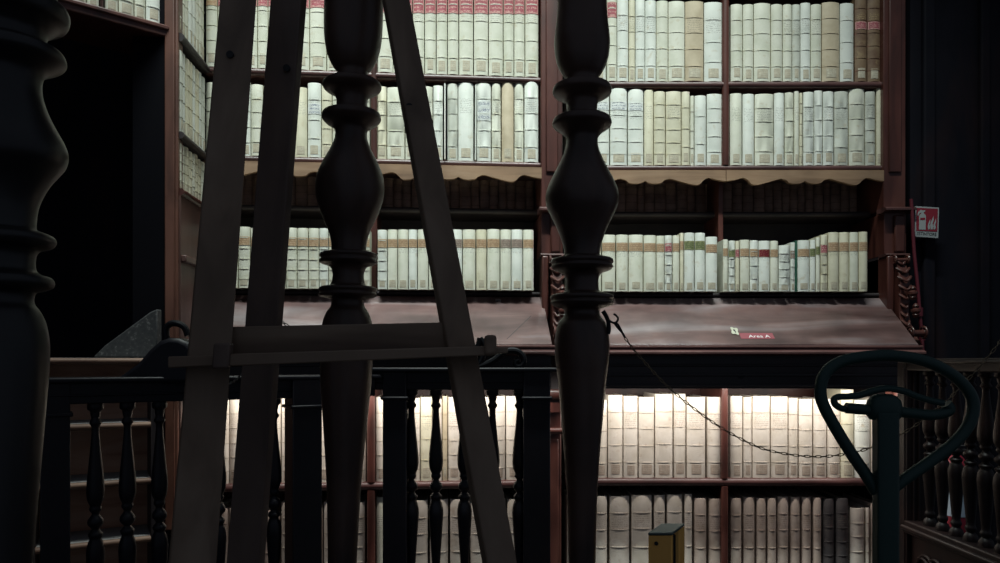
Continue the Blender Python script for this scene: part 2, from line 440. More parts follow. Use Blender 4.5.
TONE = {'c': 'cream vellum', 'w': 'white vellum', 't': 'tan vellum', 'y': 'yellowed vellum', 'g': 'greyish vellum', 'p': 'pale parchment', 'q': 'dull rosy parchment', 'L': 'gilt brown leather', 'D': 'charcoal leather', 'B': 'dark brown leather', 'G': 'dark green cloth'}
LABN = {'r': 'red label', 'o': 'ochre label', 'n': 'green label', 'm': 'maroon label', 'k': 'grey-brown label', 'b': 'paper label'}
def row(frame, data, zbase, v, where, group, depth=.2, labpos=(.70, .82), yref=None, leftend='left', gap=.18, stampy=True, jit=.003, rough=0.0, minh=None):
    """data: (x0, x1, ytop, 'spec') with spec = tone + bands digit + optional label letter + '.' for no stamp"""
    n = len(data)
    for i, (x0, x1, yt, spec) in enumerate(data):
        vv = v + R_.uniform(-jit, jit)
        u0, t0 = frame.hit(x0+gap, vv); u1, t1 = frame.hit(x1-gap, vv)
        w = max(.008, u1-u0); uc = (u0+u1)/2; tcn = (t0+t1)/2
        h = H + (HY-yt)/F*tcn - zbase
        tone = spec[0]; bands = int(spec[1]); lab = None
        for c in spec[2:]:
            if c in LB: lab = c
        stamp = stampy and '.' not in spec
        size = 'thick' if (x1-x0) > 16 else ('thin' if (x1-x0) < 7.5 else '')
        look = ' '.join(x for x in (size, TONE[tone], 'book') if x)
        if lab: look += ' with ' + LABN[lab]
        elif bands == 0: look = look.replace(' book', ' smooth-spined book') if not size else look
        if i < n/2: pos = ORD[i] + ' from left' if i else 'leftmost'
        else: pos = ORD[n-1-i] + ' from right' if i < n-1 else 'rightmost'
        lb = '%s, %s %s' % (look, pos, where)
        P = frame.P(uc, vv, zbase)
        mw = Matrix.Translation(P) @ Matrix.Rotation(frame.th + R_.uniform(-.012, .012), 4, 'Z')
        book(w, h, depth - R_.uniform(0, .02), tone, bands, lab, stamp, mw, lb, group, rough_edge=rough, labpos=labpos)

def fill(x0, x1, wlo, whi, rnd, ytop, yj, specs):
    """a run of books between two places, widths chosen like their neighbours"""
    out = []; x = x0
    ws = []
    while x < x1:
        w = rnd.uniform(wlo, whi); ws.append(w); x += w
    k = (x1-x0)/sum(ws); x = x0
    for w in ws:
        out.append((x, x+w*k, ytop + rnd.uniform(-yj, yj), rnd.choice(specs))); x += w*k
    return out

# heights common to both bookcases (absolute)
ZS1, ZS2, ZD, ZC = H+1.183, H+.829, H+.655, H+.293
ZE, ZF, ZTOP = H-.478, H-.905, H+1.60
r1 = random.Random(3)
# ---- far right bay / right centre bay (right bookcase)
row(FR, [(568,580,-4,'c4'),(580,594,-5,'c4'),(594,606,-6,'w4'),(606.8,616.8,-9,'c4r'),(617,628.3,-1,'w4'),(628.6,635,0,'y4'),(635.3,644.8,0,'w4'),(645,656,1,'w4'),(656.2,668,1.5,'c4'),(668.2,684.7,2,'c4'),(684.9,703.5,2,'t4'),(703.8,722.3,3,'w3')],
    ZS1, .014, 'on top shelf, right centre bay', 'books on the top shelf of the right centre bay', labpos=(.70,.87))
row(FR, [(730.5,742.5,5,'c4'),(742.7,753.4,5,'c4'),(753.6,770.5,4,'c4'),(770.8,782.3,5,'c4'),(782.5,791.8,5,'c4'),(792,800,5,'g4'),(800.2,810.4,3.5,'w4'),(810.6,821.3,5,'c4'),(821.6,839.3,3,'t4'),(839.7,853.6,4,'w3'),(854.5,866.8,-3,'L6r'),(867.2,880,-3,'L6r')],
    ZS1, .014, 'on top shelf, far right bay', 'books on the top shelf of the far right bay', labpos=(.61,.70))
row(FR, [(568,581,89,'c4'),(581,596,90,'w4'),(596,609.3,89,'w5b'),(610,627,89,'w5b'),(627.7,643.5,90,'w5b'),(644,653.4,90.5,'y0'),(653.7,665.3,92,'y5'),(665.6,681,92,'y5'),(681.4,689.8,92,'y3'),(690,694,96,'c3'),(694.4,706,96,'w2'),(706.6,721.8,94.5,'w4')],
    ZS2, .014, 'on second shelf, right centre bay', 'books on the second shelf of the right centre bay', labpos=(.72,.83))
row(FR, [(729.8,741.7,94,'c0'),(742.3,754,94.5,'w0'),(754.5,773.4,94.5,'c4'),(773.8,784,93.5,'w0'),(784.4,793.6,93,'c4'),(794,799,91.5,'c0'),(799.2,802.6,93,'y6'),(803,813.8,92.5,'w4'),(814,822.4,91,'w4'),(822.7,833.6,92,'w4'),(834,848,92,'g3'),(848.5,864.4,89.5,'c4'),(864.9,875.2,92,'g5'),(876,881.6,87,'y0')],
    ZS2, .014, 'on second shelf, far right bay', 'books on the second shelf of the far right bay', rough=.0004)
row(FR, [(568,578,234,'c0o'),(578,589,234,'c0o'),(589,601.3,234,'c0o'),(601.8,615.4,235,'c0o'),(616,628,235,'c0o'),(628.4,643,235,'c0o'),(643.4,656,235.5,'c0o'),(656.3,664.3,236,'c0o'),(664.5,672,235.5,'w5r'),(672.4,679.5,235.5,'c0o'),(679.8,683.7,233,'y0o'),(684,694.3,233,'w0n'),(694.6,705,233,'w0n'),(705.4,717.2,237,'w0o')],
    ZC, -.032, 'above desk, right centre bay', 'books above the desk in the right centre bay', labpos=(.71,.86), jit=.004, rough=.0003)
row(FR, [(722.8,728,239.5,'c0o'),(728.4,734.9,240.8,'w5n'),(735.2,739.4,241,'y0r'),(739.8,749.4,240,'c0o'),(749.7,758,240.5,'w3o'),(758.3,769.8,241,'w0m'),(770.1,778.1,241,'c0o'),(778.5,789.8,245.5,'w5'),(790.1,795,242.5,'w3k'),(795.2,796.9,240.5,'G0.'),(797.3,809.4,240.5,'w0o'),(809.6,815.4,240,'w0n'),(815.6,820,237.5,'c0n'),(820.3,827.5,235,'y5r'),(828,838.7,232.5,'y0o'),(839,849,232.5,'y0o'),(849.3,858.3,232.5,'c0o'),(858.6,867.5,232,'y0o')],
    ZC, -.032, 'above desk, far right bay', 'books above the desk in the far right bay', labpos=(.68,.83), jit=.004, rough=.0003)
r2 = random.Random(5)
row(FR, fill(572,714,8,12,r2,172,2,['B5','B4','B5']), ZD, .22, 'behind valance, right centre bay', 'dark books behind the valance of the right centre bay', stampy=False, jit=.006)
row(FR, fill(721,858,7.5,12,r2,172,2,['B5','B4','B5']), ZD, .22, 'behind valance, far right bay', 'dark books behind the valance of the far right bay', stampy=False, jit=.006)
row(FR, [(566.5,579,398,'p4'),(579,594,399,'p4'),(594,607.3,400,'p4'),(607.8,622.8,395,'p4'),(623.2,637.8,396,'p4'),(638.4,654.4,397,'p4'),(655,672.7,394,'p4'),(673.5,685.8,394,'p4'),(686.5,705.3,397,'p4'),(707,722,397,'p4')],
    ZE, -.045, 'on shelf below desk, right centre bay', 'books on the shelf below the desk, right centre bay', depth=.24)
row(FR, [(730.2,742.5,396,'p4'),(743,752,397,'p4'),(752.3,770,396,'p4'),(770.5,787.8,396.5,'p4'),(788.3,797.8,398,'p4'),(798.5,812.3,399,'p4'),(813,826.5,399,'p4'),(827,840,399,'p4'),(840.3,853.7,389.5,'y4'),(854.2,870,400,'w4'),(870.5,886,398,'p4')],
    ZE, -.045, 'on shelf below desk, far right bay', 'books on the shelf below the desk, far right bay', depth=.24)
row(FR, [(566.5,580,497,'p4'),(580,594,497,'p4'),(594,607.5,496,'p4'),(609,629.8,496,'p4'),(631,652.3,495,'p4'),(653.5,665.3,495,'p4'),(666.5,682.8,494.5,'p4'),(684,692.5,494,'p4'),(693.7,706.8,498,'q4'),(708.2,721.6,498.5,'q4')],
    ZF, -.045, 'on lowest shelf, right centre bay', 'books on the lowest shelf of the right centre bay', depth=.24, gap=.5)
row(FR, [(730.3,741.8,498,'q4'),(743,755,497,'q4'),(756,766.2,498,'q4'),(767,776.5,498,'q4'),(777,788.7,496.5,'q4'),(790,800.2,497,'q4'),(801.5,811.3,497,'q4'),(812.8,821.6,497.5,'q4'),(822.6,834.4,498.5,'D5'),(835.5,848.6,498,'D5'),(849.6,864.6,508,'p4'),(865.2,869.8,508,'p4'),(870,880,503,'q4')],
    ZF, -.045, 'on lowest shelf, far right bay', 'books on the lowest shelf of the far right bay', depth=.24, gap=.5)
# ---- left bookcase
row(FL, [(377.5,393,-12,'c4r'),(393,402,-12,'c4r'),(402.2,412.5,-12,'c4r'),(412.8,424.4,-12,'c4r'),(424.7,436,-12,'c4r'),(436.4,447.3,-12,'c4r'),(447.6,458.6,-12,'c4r'),(459,473.3,-12,'c4r'),(473.8,488.2,-12,'c4r'),(488.6,503,-12,'c4r'),(503.4,513.8,-12,'c4r'),(514.1,524.7,-12,'c4r'),(525.1,538.5,-12,'c4r')],
    ZS1, .014, 'on top shelf, left centre bay', 'books on the top shelf of the left centre bay', labpos=(.70,.87), jit=.0015)
row(FL, [(206,217.5,-20,'c5o')]+fill(217.8,257.5,10,13,r1,-20,.5,['c5r'])+[(257.8,268,-20,'c5r'),(268.2,278.4,-20,'c5r'),(278.7,293,-20,'c5r'),(293.3,309.6,-18,'c5r'),(309.9,326.5,-18,'c5r')]+[(327,339.8,-16,'c4r'),(340,352,-15,'c4r'),(352.3,369,-15,'c4r')],
    ZS1, .014, 'on top shelf, far left bay', 'books on the top shelf of the far left bay', labpos=(.70,.84), jit=.0015)
row(FL, [(377.3,386.7,87,'y4'),(387,404.8,88,'c4'),(405.2,418,88,'c4'),(418.3,432.8,87,'c4'),(433.2,443,86,'w4'),(447.2,457.9,84.2,'g4'),(458.1,473.6,83.6,'w0'),(476.5,491,84,'w4b'),(491.5,500.8,84,'c4'),(501.5,513.8,83,'t0'),(514.3,523.6,83.5,'c4'),(524.3,538.5,82,'w4')],
    ZS2, .014, 'on second shelf, left centre bay', 'books on the second shelf of the left centre bay', labpos=(.52,.78), rough=.0004)
row(FL, [(206,218,83,'c4')]+fill(218.3,243,9,12,r1,84,1,['c4','y4'])+[(243.2,250.8,82.5,'w4'),(251.1,263,85,'c4'),(263.3,273,86,'c4'),(273.2,284,86,'w4'),(284.3,294.4,88,'c4'),(294.8,307.3,88,'y0'),(307.7,321.3,83.5,'w3b'),(321.6,332,86,'y4'),(332.3,345,86,'c4'),(345.3,357,85,'w4'),(357.3,370,87,'c4')],
    ZS2, .014, 'on second shelf, far left bay', 'books on the second shelf of the far left bay', labpos=(.58,.72))
row(FL, [(377.5,387.2,230,'w5o')]+[(387.5,397.6,229.8,'c0o'),(397.9,408.2,229.8,'c0o'),(408.5,417.2,229.8,'w0o'),(417.5,428.3,229.8,'c0o'),(428.6,438,229.8,'c0o'),(438.3,451,229.8,'c0k'),(451.3,462.3,229.8,'w0k'),(462.6,475.6,229.8,'c0o'),(476.2,486.7,229.8,'y0o'),(487.1,499.8,229.5,'c0o'),(500.2,511,229.8,'c0k'),(511.3,522.6,229.8,'w0k'),(522.9,533.8,230,'c0o')],
    ZC, -.032, 'above desk, left centre bay', 'books above the desk in the left centre bay', labpos=(.70,.84), jit=.002)
row(FL, fill(208,238,10,12,r1,227,.3,['c5o'])+[(238.5,250.2,227,'c5o')]+fill(250.5,286,10,12,r1,228,.3,['c5o'])+[(286.3,297,228,'c5o'),(297.3,308.2,228.3,'c5o'),(308.5,319,228.5,'c5o'),(319.3,328.3,228.5,'w5o'),(328.6,338,228.5,'c5o'),(338.3,348.6,229,'c5o'),(348.9,360,229,'c5o'),(360.2,370,229,'c5o')],
    ZC, -.032, 'above desk, far left bay', 'books above the desk in the far left bay', labpos=(.70,.84), jit=.002)
row(FL, fill(382,534,8,12,r2,171,2,['B5','B4','B5']), ZD, .22, 'behind valance, left centre bay', 'dark books behind the valance of the left centre bay', stampy=False, jit=.006)
row(FL, fill(213,368,8.5,12.5,r2,171,2,['B5','B4','B5']), ZD, .22, 'behind valance, far left bay', 'dark books behind the valance of the far left bay', stampy=False, jit=.006)
row(FL, [(376,386.5,397,'p5'),(387,403,398,'p5'),(403.3,420,398,'p5'),(420.3,432.3,397,'y3'),(432.6,442,399,'p5'),(442.3,447.6,396,'t3'),(448,460.5,397,'p5'),(461,476,397,'p5'),(476.3,491,397,'p5'),(491.3,505.3,396,'p5'),(505.8,522,396,'p5'),(522.3,541,397,'p5')],
    ZE, -.045, 'on shelf below desk, left centre bay', 'books on the shelf below the desk, left centre bay', depth=.24)
row(FL, fill(204,229.4,11,13,r1,398,.5,['p5'])+[(229.8,241,398,'p5')]+fill(241.3,281,11,14,r1,398,1,['p5'])+[(281.6,293,397,'p5'),(293.3,306,398,'p5'),(306.3,319,398,'p5'),(319.3,331,397,'p5')]+fill(331.3,366,11,12.5,r1,398,1,['p5']),
    ZE, -.045, 'on shelf below desk, far left bay', 'books on the shelf below the desk, far left bay', depth=.24)
row(FL, [(376,386,497,'c0'),(386.8,410.5,499,'p4'),(411.3,428.2,500,'p4'),(429.4,448.6,499,'p4'),(449.6,469,499,'p4'),(470,487,499,'p4'),(488,506,499,'p4'),(506.8,518,499,'p4'),(518.6,541,499,'p4')],
    ZF, -.045, 'on lowest shelf, left centre bay', 'books on the lowest shelf of the left centre bay', depth=.24, gap=.5)
row(FL, fill(204,229,9,13,r1,509,4,['p5','q5'])+fill(229,273,11,14,r1,512,4,['p5','q5'])+[(273,280.4,516,'q5'),(281,294,502,'p5'),(294.6,308,503,'p5'),(308.5,318,504,'q5'),(318.5,323,505,'q5'),(323.5,337,502,'p5'),(337.6,352,503,'p5'),(352.5,365.3,502,'p5')],
    ZF, -.045, 'on lowest shelf, far left bay', 'books on the lowest shelf of the far left bay', depth=.24, gap=.5)
# ---- narrow side bookcase at the left corner: spines face right
def urow(frame, us, zbase, zt, v, specs, where, group, depth=.2, labpos=(.7, .85)):
    n = len(us)-1
    for i in range(n):
        u0, u1 = us[i]+.0008, us[i+1]-.0008
        s = R_.choice(specs); h = zt + R_.uniform(-.006, .006) - zbase
        vv = v + R_.uniform(-.003, .003)
        P = frame.P((u0+u1)/2, vv, zbase)
        mw = Matrix.Translation(P) @ Matrix.Rotation(frame.th, 4, 'Z')
        pos = ORD[i] + ' from its near end' if i else 'nearest'
        book(u1-u0, h, depth, s[0], int(s[1]), None, True, mw, '%s book, %s %s' % (TONE[s[0]], pos, where), group)
us = [.0 + .036*i for i in range(9)]
us = [0.002, .036, .074, .106, .142, .180, .212, .248, .284]
urow(FS, us, ZS1, ZS1+.42, .012, ['c5', 'w5', 'c5'], 'on top shelf of narrow side bookcase', 'books on the top shelf of the narrow side bookcase', depth=.13)
urow(FS, [0.002, .040, .071, .108, .146, .178, .216, .250, .284], ZS2, ZS2+.30, .012, ['c4', 'w4', 'y4', 'g4'], 'on middle shelf of narrow side bookcase', 'books on the middle shelf of the narrow side bookcase', depth=.13)
urow(FS, [0.002, .036, .070, .104, .138, .176, .212, .246, .284], ZD-.03, ZD+.14, .012, ['c3', 'y4', 'c4'], 'on lower shelf of narrow side bookcase', 'books on the lower shelf of the narrow side bookcase', depth=.13)
# ---- slanting shelf over the dark doorway
ZG = FG.z(165, 27.5)+.006
row(FG, [(28,40,-60,'c4'),(40.5,52,-60,'c4'),(52.5,63.5,-60,'c4'),(64,75.3,-60,'c4'),(75.8,86,-60,'c4'),(86.8,99,-60,'c4'),(105,118,-60,'c4'),(118.6,133.8,-60,'c4'),(134.2,145.3,-60,'c4'),(145.8,161,-60,'w4')],
    ZG, .012, 'on slanting shelf over the dark doorway', 'books on the slanting shelf over the doorway', depth=.2)

# cardboard slipcase around two books of the second shelf
sr = FL.root('book_slipcase')
tag(sr, 'thin white open slipcase around two upright books, second shelf, left centre bay', 'slipcase')
ua, ub = FL.u(444.3, .0), FL.u(475.9, .0)
MB().box(ua, ua+.005, -.008, .22, ZS2, ZS2+.310).build('side_board', M['card'], sr, bevel=.0008)
MB().hexa([(ub-.004, -.008, ZS2), (ub, -.008, ZS2), (ub+.002, -.008, ZS2+.310), (ub-.002, -.008, ZS2+.310), (ub-.004, .22, ZS2), (ub, .22, ZS2), (ub+.002, .22, ZS2+.310), (ub-.002, .22, ZS2+.310)]).build('side_board', M['card'], sr, bevel=.0008)
MB().box(ua, ub+.002, .015, .22, ZS2+.3105, ZS2+.3135).build('top_board', M['card'], sr, bevel=.0008)
MB().box(ua, ub, .22, .223, ZS2, ZS2+.310).build('back_board', M['card'], sr)

# ------------------------------------------------------------------ bookcases
VAL = [(-80.7,182),(-71.9,180.6),(-64,178.7),(-59.2,180.6),(-54.3,185.1),(-48.5,185.5),(-40.6,183.6),(-32.8,181.6),(-25,179.6),(-19.1,181.2),(-16.2,183.6),(-9.4,184.5),(-3.5,183.6),(0,182)]
VAL = VAL + [(-a, b) for a, b in VAL[:-1]][::-1]
def valance(fr, px0, px1, root, depth=.018, v=-.012):
    u0, u1 = fr.u(px0, v), fr.u(px1, v); uc = (u0+u1)/2; k = (u1-u0)/161.4
    pts = [(uc + a*k, 0, H + .829-.028 - (b-171.5)*.0042) for a, b in VAL]
    sm = smooth_pts(pts, 5)
    poly = [(p.x, p.z) for p in sm]
    top = H+.829-.026
    mb = MB(); n = len(poly); vs = []; fs = []
    for vv in (v, v+depth):
        for (x, z) in poly: vs.append((x, vv, z))
        for (x, z) in poly: vs.append((x, vv, top))
    for i in range(n-1):
        fs.append((i, i+1, n+i+1, n+i)); fs.append((2*n+i, 3*n+i, 3*n+i+1, 2*n+i+1))
        fs.append((i, 2*n+i, 2*n+i+1, i+1)); fs.append((n+i, n+i+1, 3*n+i+1, 3*n+i))
    fs.append((0, n, 3*n, 2*n)); fs.append((n-1, 3*n-1, 4*n-1, 2*n-1)[::-1])
    mb.add(vs, fs)
    return mb.build('scalloped_valance', M['valance'], root, angle=25)

def shelf(root, u0, u1, v0, v1, z, th, mat='case_h', name='shelf'):
    """board whose top is at z, rounded front edge"""
    b = MB(); r = th/2
    prof = [(v1, z-th), (v0+r, z-th)] + [(v0+r-r*math.sin(math.pi*k/8), z-r-r*math.cos(math.pi*k/8)) for k in range(1, 8)] + [(v0+r, z), (v1, z)]
    b.prism([(p, q) for p, q in prof], u0, u1, 'x')
    return b.build(name, M[mat], root, angle=40)

def moulding(root, u0, u1, prof, name, mat='case_h'):
    b = MB(); b.prism(prof, u0, u1, 'x')
    return b.build(name, M[mat], root, angle=30)

def upright(root, u0, u1, v0, v1, z0, z1, mat='case', name='divider', bead=True):
    b = MB(); w = u1-u0
    if bead:
        r = w/2
        poly = [(u1, v1), (u1, v0+r*.7)] + [(u0+r+r*math.cos(math.pi*k/8), v0+r*.7-r*.7*math.sin(math.pi*k/8)) for k in range(1, 8)] + [(u0, v0+r*.7), (u0, v1)]
        b.prism(poly, z0, z1, 'z')
    else: b.box(u0, u1, v0, v1, z0, z1)
    return b.build(name, M[mat], root, bevel=0 if bead else .003, angle=40)

def scroll_bracket(root, fr, px0, px1, mirror=False):
    """carved S-scroll bracket with leaf ribs and turned beads"""
    u0, u1 = fr.u(px0, -.03), fr.u(px1, -.03); w = u1-u0; uc = (u0+u1)/2
    zt = fr.z(px0, 258, -.03); zb = fr.z(px0, 345, -.12)
    h = zt-zb
    b = MB()
    side = []
    # S outline seen from the side, swept across the width
    for k in range(25):
        t = k/24
        side.append((-.035 - .13*t**1.6 - .03*math.sin(t*math.pi*2), zt - h*t))
    poly = side + [(.03, zb), (.03, zt)]
    b.prism(poly, uc-w*.30, uc+w*.30, 'x')
    br = b.build('carved_bracket', M['case'], root, bevel=.002)
    # leaf ribs across the face
    l = MB()
    for k in range(9):
        t = (k+.6)/10; z = zt - h*t; vv = -.037 - .13*t**1.6 - .03*math.sin(t*math.pi*2)
        rr = w*(.30 + .10*math.sin(t*7))
        l.tube(smooth_pts([(uc-rr, vv+.008, z+.012), (uc-rr*.5, vv-.006, z), (uc, vv-.010, z-.008), (uc+rr*.5, vv-.006, z), (uc+rr, vv+.008, z+.012)], 4), .0055, 8)
    l.build('carved_leaf', M['case'], br)
    # volutes
    for zc, r0, vc in ((zt-.012, .020, -.05), (zb+.045, .030, -.165)):
        pts = []
        for k in range(28):
            a = k/27*math.pi*3.4; r = r0*(1-.8*k/27)
            pts.append((uc-w*.38, vc + r*math.cos(a), zc + r*math.sin(a)))
        q = MB(); q.tube(pts, .0045, 8); q.tube([(uc+w*.38*1, p[1], p[2]) for p in pts], .0045, 8)
        q.tube([(uc-w*.42, vc, zc), (uc+w*.42, vc, zc)], r0*.45, 12)
        q.build('volute', M['case'], br)
    for zc in (zt-h*.42, zt-h*.62):
        q = MB()
        q.lathe([(.001, -.03), (.008, -.028), (.014, -.018), (.010, -.012), (.018, -.004), (.018, .004), (.009, .010), (.013, .018), (.006, .028), (.001, .03)], seg=16)
        o = q.build('turned_bead', M['case'], br)
        o.location = (uc + w*.22, -.11 - (.02 if zc < zt-h*.5 else 0), zc); 
    return br

def bookcase(fr, name, label, px_l, px_div, px_r, pil, V, right_end):
    """fr frame; bays px_l..px_div0, px_div1..px_r; pil = pilaster px ranges"""
    rt = fr.root(name); tag(rt, label, 'bookcase')
    ul, ur = fr.u(px_l), fr.u(px_r)
    d0, d1 = fr.u(px_div[0]), fr.u(px_div[1])
    dep = .27
    # back, top and shelves
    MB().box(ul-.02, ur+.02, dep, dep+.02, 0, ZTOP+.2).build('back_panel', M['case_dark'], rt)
    shelf(rt, ul, ur, 0, dep, ZS1, .029); shelf(rt, ul, ur, 0, dep, ZS2, .026)
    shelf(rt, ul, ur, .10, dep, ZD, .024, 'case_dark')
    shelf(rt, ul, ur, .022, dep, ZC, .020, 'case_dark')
    shelf(rt, ul, ur, 0, dep, ZTOP+.05, .03)
    MB().box(ul-.02, ur+.02, -.06, dep, ZTOP+.05, ZTOP+.16).build('cornice', M['case_h'], rt, bevel=.01)
    upright(rt, d0, d1, -.002, dep, ZS2, ZTOP+.05)
    e0, e1 = fr.u(px_div[2], .06), fr.u(px_div[3], .06)
    upright(rt, e0, e1, .05, dep, ZC, ZS2, 'case', bead=False)
    valance(fr, px_l-1, (px_div[0]+px_div[1])/2-.3, rt)
    valance(fr, (px_div[0]+px_div[1])/2+.3, px_r+1, rt)
    # side walls of the case
    for (a, b_) in pil: pass
    # desk: sloping board with moulded ledge, frieze
    ud0, ud1 = ul-.005, ur+.012
    vb, vf = .022, -.235
    zb, zf = ZC-.022, H+.068
    db = MB(); th = .02
    L0 = ud0; R0 = ud1
    db.hexa([(L0, vf, zf-th), (R0, vf, zf-th), (R0, vf, zf), (L0, vf, zf), (L0, vb, zb-th), (R0, vb, zb-th), (R0, vb, zb), (L0, vb, zb)])
    desk = db.build('sloping_desk_board', M['desk'], rt, bevel=.002)
    moulding(rt, L0-.01, R0+.012, [(vf+.02, zf-.004), (vf-.004, zf-.004), (vf-.012, zf-.008), (vf-.012, zf-.012), (vf-.004, zf-.016), (vf-.004, zf-.02), (vf-.022, zf-.024), (vf-.030, zf-.030), (vf-.030, zf-.036), (vf-.018, zf-.042), (vf+.02, zf-.044)], 'ledge_moulding')
    # frieze with two thin mouldings
    fz0, fz1 = H-.104, zf-.03
    MB().box(L0, R0, vf+.025, vf+.04, fz0, fz1).build('frieze', M['frieze'], rt)
    for k, zz in enumerate((H-.012, H-.050, H-.092)):
        moulding(rt, L0, R0, [(vf+.03, zz+.006), (vf+.020, zz+.003), (vf+.018, zz-.003), (vf+.03, zz-.008)], 'frieze_moulding', 'frieze')
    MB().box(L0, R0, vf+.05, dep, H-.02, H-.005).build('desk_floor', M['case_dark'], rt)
    # lower part
    shelf(rt, ul-.005, ur+.01, -.07, dep, ZE, .033)
    shelf(rt, ul-.005, ur+.01, -.07, dep, ZF, .04)
    g0, g1 = fr.u(px_div[4], -.08), fr.u(px_div[5], -.08)
    upright(rt, g0, g1, -.072, dep, ZE+.0, H-.02); upright(rt, g0, g1, -.072, dep, ZF, ZE-.033)
    MB().box(ul-.005, ur+.01, -.06, dep, .0, ZF-.04).build('plinth', M['case'], rt, bevel=.004)
    MB().box(ul-.005, ur+.01, dep-.02, dep, ZF, H-.02).build('lower_back_panel', M['case'], rt)
    return rt
bcR = bookcase(FR, 'library_bookcase', 'right-hand reddish bookcase with sloping desk board carrying the red sticker', 565.5, (722.7, 729.6, 717.6, 722.6, 722.6, 729.4), 883, [], 0, True)
bcL = bookcase(FL, 'library_bookcase', 'left-hand reddish bookcase behind the easel, sloping desk between its shelves', 203.5, (370.5, 377, 371, 377.2, 366.6, 374.6), 540.6, [], 0, False)

# centre pilaster (joins both cases) and right pilaster
def pilaster(fr, name, label, p0, p1, sideL=None, wide=0):
    rt = fr.root(name); tag(rt, label, 'pilaster', 'bookcase pilasters with carved brackets')
    u0, u1 = fr.u(p0, -.01), fr.u(p1, -.01); w = u1-u0
    zmo = fr.z(p0, 210, -.03)
    MB().box(u0, u1, -.012, .27, zmo+.008, ZTOP+.2).build('shaft', M['case'], rt, bevel=.003)
    MB().box(u0+w*.22, u1-w*.22, -.020, -.010, zmo+.16, ZTOP+.2).build('raised_strip', M['case'], rt, bevel=.004)
    moulding(rt, u0-.012, u1+.022, [(.02, zmo+.010), (-.045, zmo+.010), (-.055, zmo+.003), (-.055, zmo-.004), (-.03, zmo-.010), (.02, zmo-.010)], 'moulding')
    zm2 = fr.z(p0, 255, -.03)
    MB().box(u0, u1, -.016, .27, zm2, zmo-.008).build('block', M['case'], rt, bevel=.002)
    MB().box(u0+w*.42, u1-w*.12, -.030, -.014, zm2+.012, zmo-.020).build('raised_panel', M['case'], rt, bevel=.006)
    moulding(rt, u0-.004, u1+.004, [(.02, zm2+.006), (-.034, zm2+.006), (-.040, zm2), (-.034, zm2-.006), (.02, zm2-.006)], 'moulding')
    zb = fr.z(p0, 320, -.03)
    MB().box(u0, u0+w*.30, -.045, .27, zb, zm2-.005).build('side_board', M['case'], rt, bevel=.006)
    MB().box(u0, u1, .03, .27, 0, zm2).build('core', M['case_dark'], rt)
    scroll_bracket(rt, fr, p0+(p1-p0)*.30, p1+1)
    # lower pilaster
    l0, l1 = fr.u(p0+4, -.09), fr.u(p1-1, -.09)
    MB().box(l0, l1, -.085, .03, 0, H-.20).build('lower_shaft', M['case'], rt, bevel=.004)
    MB().box(l0+.012, l1-.012, -.094, -.08, ZF, H-.31).build('raised_strip', M['case'], rt, bevel=.004)
    cz = fr.z(p0, 431, -.1)
    q = MB(); q.tube([(l0-.012, -.10, cz), (l1+.006, -.10, cz)], .013, 14); q.build('half_round_moulding', M['case'], rt)
    q = MB(); q.tube([(l0-.012, -.12, H-.13), (l1+.006, -.12, H-.13)], .022, 14); q.box(l0-.01, l1+.004, -.12, 0, H-.20, H-.15); q.build('capital', M['case'], rt)
    return rt
pilaster(FL, 'carved_pilaster', 'reddish carved pilaster between the two bookcases, behind the nearer column', 541, 562.5)
pilaster(FR, 'carved_pilaster', 'reddish carved pilaster at right end, beside the red pipe', 883.2, 905.5)
MB().box(.2, .30, .03, .27, H-.1, ZTOP+.2)
# keyhole plate, red sticker, small catch on the desk boards
def on_desk(fr, px, py):
    """point on the sloping board under a given sight line"""
    vb, vf, zb, zf = .022, -.235, ZC-.022, H+.068
    lo, hi = vf, vb
    for _ in range(40):
        m_ = (lo+hi)/2; zz = zf + (zb-zf)*(m_-vf)/(vb-vf)
        if fr.z(px, py, m_) > zz: lo = m_
        else: hi = m_
    return fr.u(px, m_), m_, zz
slope = math.atan2(ZC-.022-H-.068, .257)
def desk_item(name, fr, px, py):
    u, v, z = on_desk(fr, px, py)
    P = fr.P(u, v, z)
    o = empty(name, P); o.rotation_euler = (slope, 0, fr.th); return o
k = desk_item('keyhole_plate', FR, 734.5, 331.5)
tag(k, 'small pale flower-shaped keyhole plate on the right desk board', 'keyhole plate')
q = MB(); pl = []
for i in range(48):
    a = 2*math.pi*i/48; r = .0145*(1+.22*math.cos(4*a)); pl.append((r*math.cos(a+.6), 1.7*r*math.sin(a+.6)))
q.prism(pl, .0005, .003, 'z'); q.build('plate', M['plate'], k)
q = MB(); q.prism([(.0035*math.cos(2*math.pi*i/12)-.001, .005+.006*math.sin(2*math.pi*i/12)) for i in range(12)], .0029, .0036, 'z'); q.box(-.001, .003, -.011, .004, .0029, .0036); q.build('keyhole', M['black'], k)
k = desk_item('sticker', FR, 757, 336.5)
tag(k, 'red sticker with white lettering near the front edge of the right desk board', 'sticker')
MB().box(-.066, .066, -.016, .022, .0004, .001).build('backing', M['red_label'], k)
def text(body, size, mat, parent, loc, rot=(0, 0, 0), ext=.0004, name='lettering', ax='CENTER', sx=1):
    c = bpy.data.curves.new(name, 'FONT'); c.body = body; c.size = size; c.extrude = ext; c.align_x = ax; c.align_y = 'CENTER'
    o = bpy.data.objects.new(name, c); col.objects.link(o)
    dg = bpy.context.evaluated_depsgraph_get(); me = bpy.data.meshes.new_from_object(o.evaluated_get(dg))
    bpy.data.objects.remove(o)
    o = bpy.data.objects.new(name, me); col.objects.link(o); o.data.materials.clear(); o.data.materials.append(mat)
    o.parent = parent; o.location = loc; o.rotation_euler = rot; o.scale = (sx, 1, 1)
    return o
text('Area A', .025, M['white_text'], k, (.008, -.001, .0014), sx=1.15)
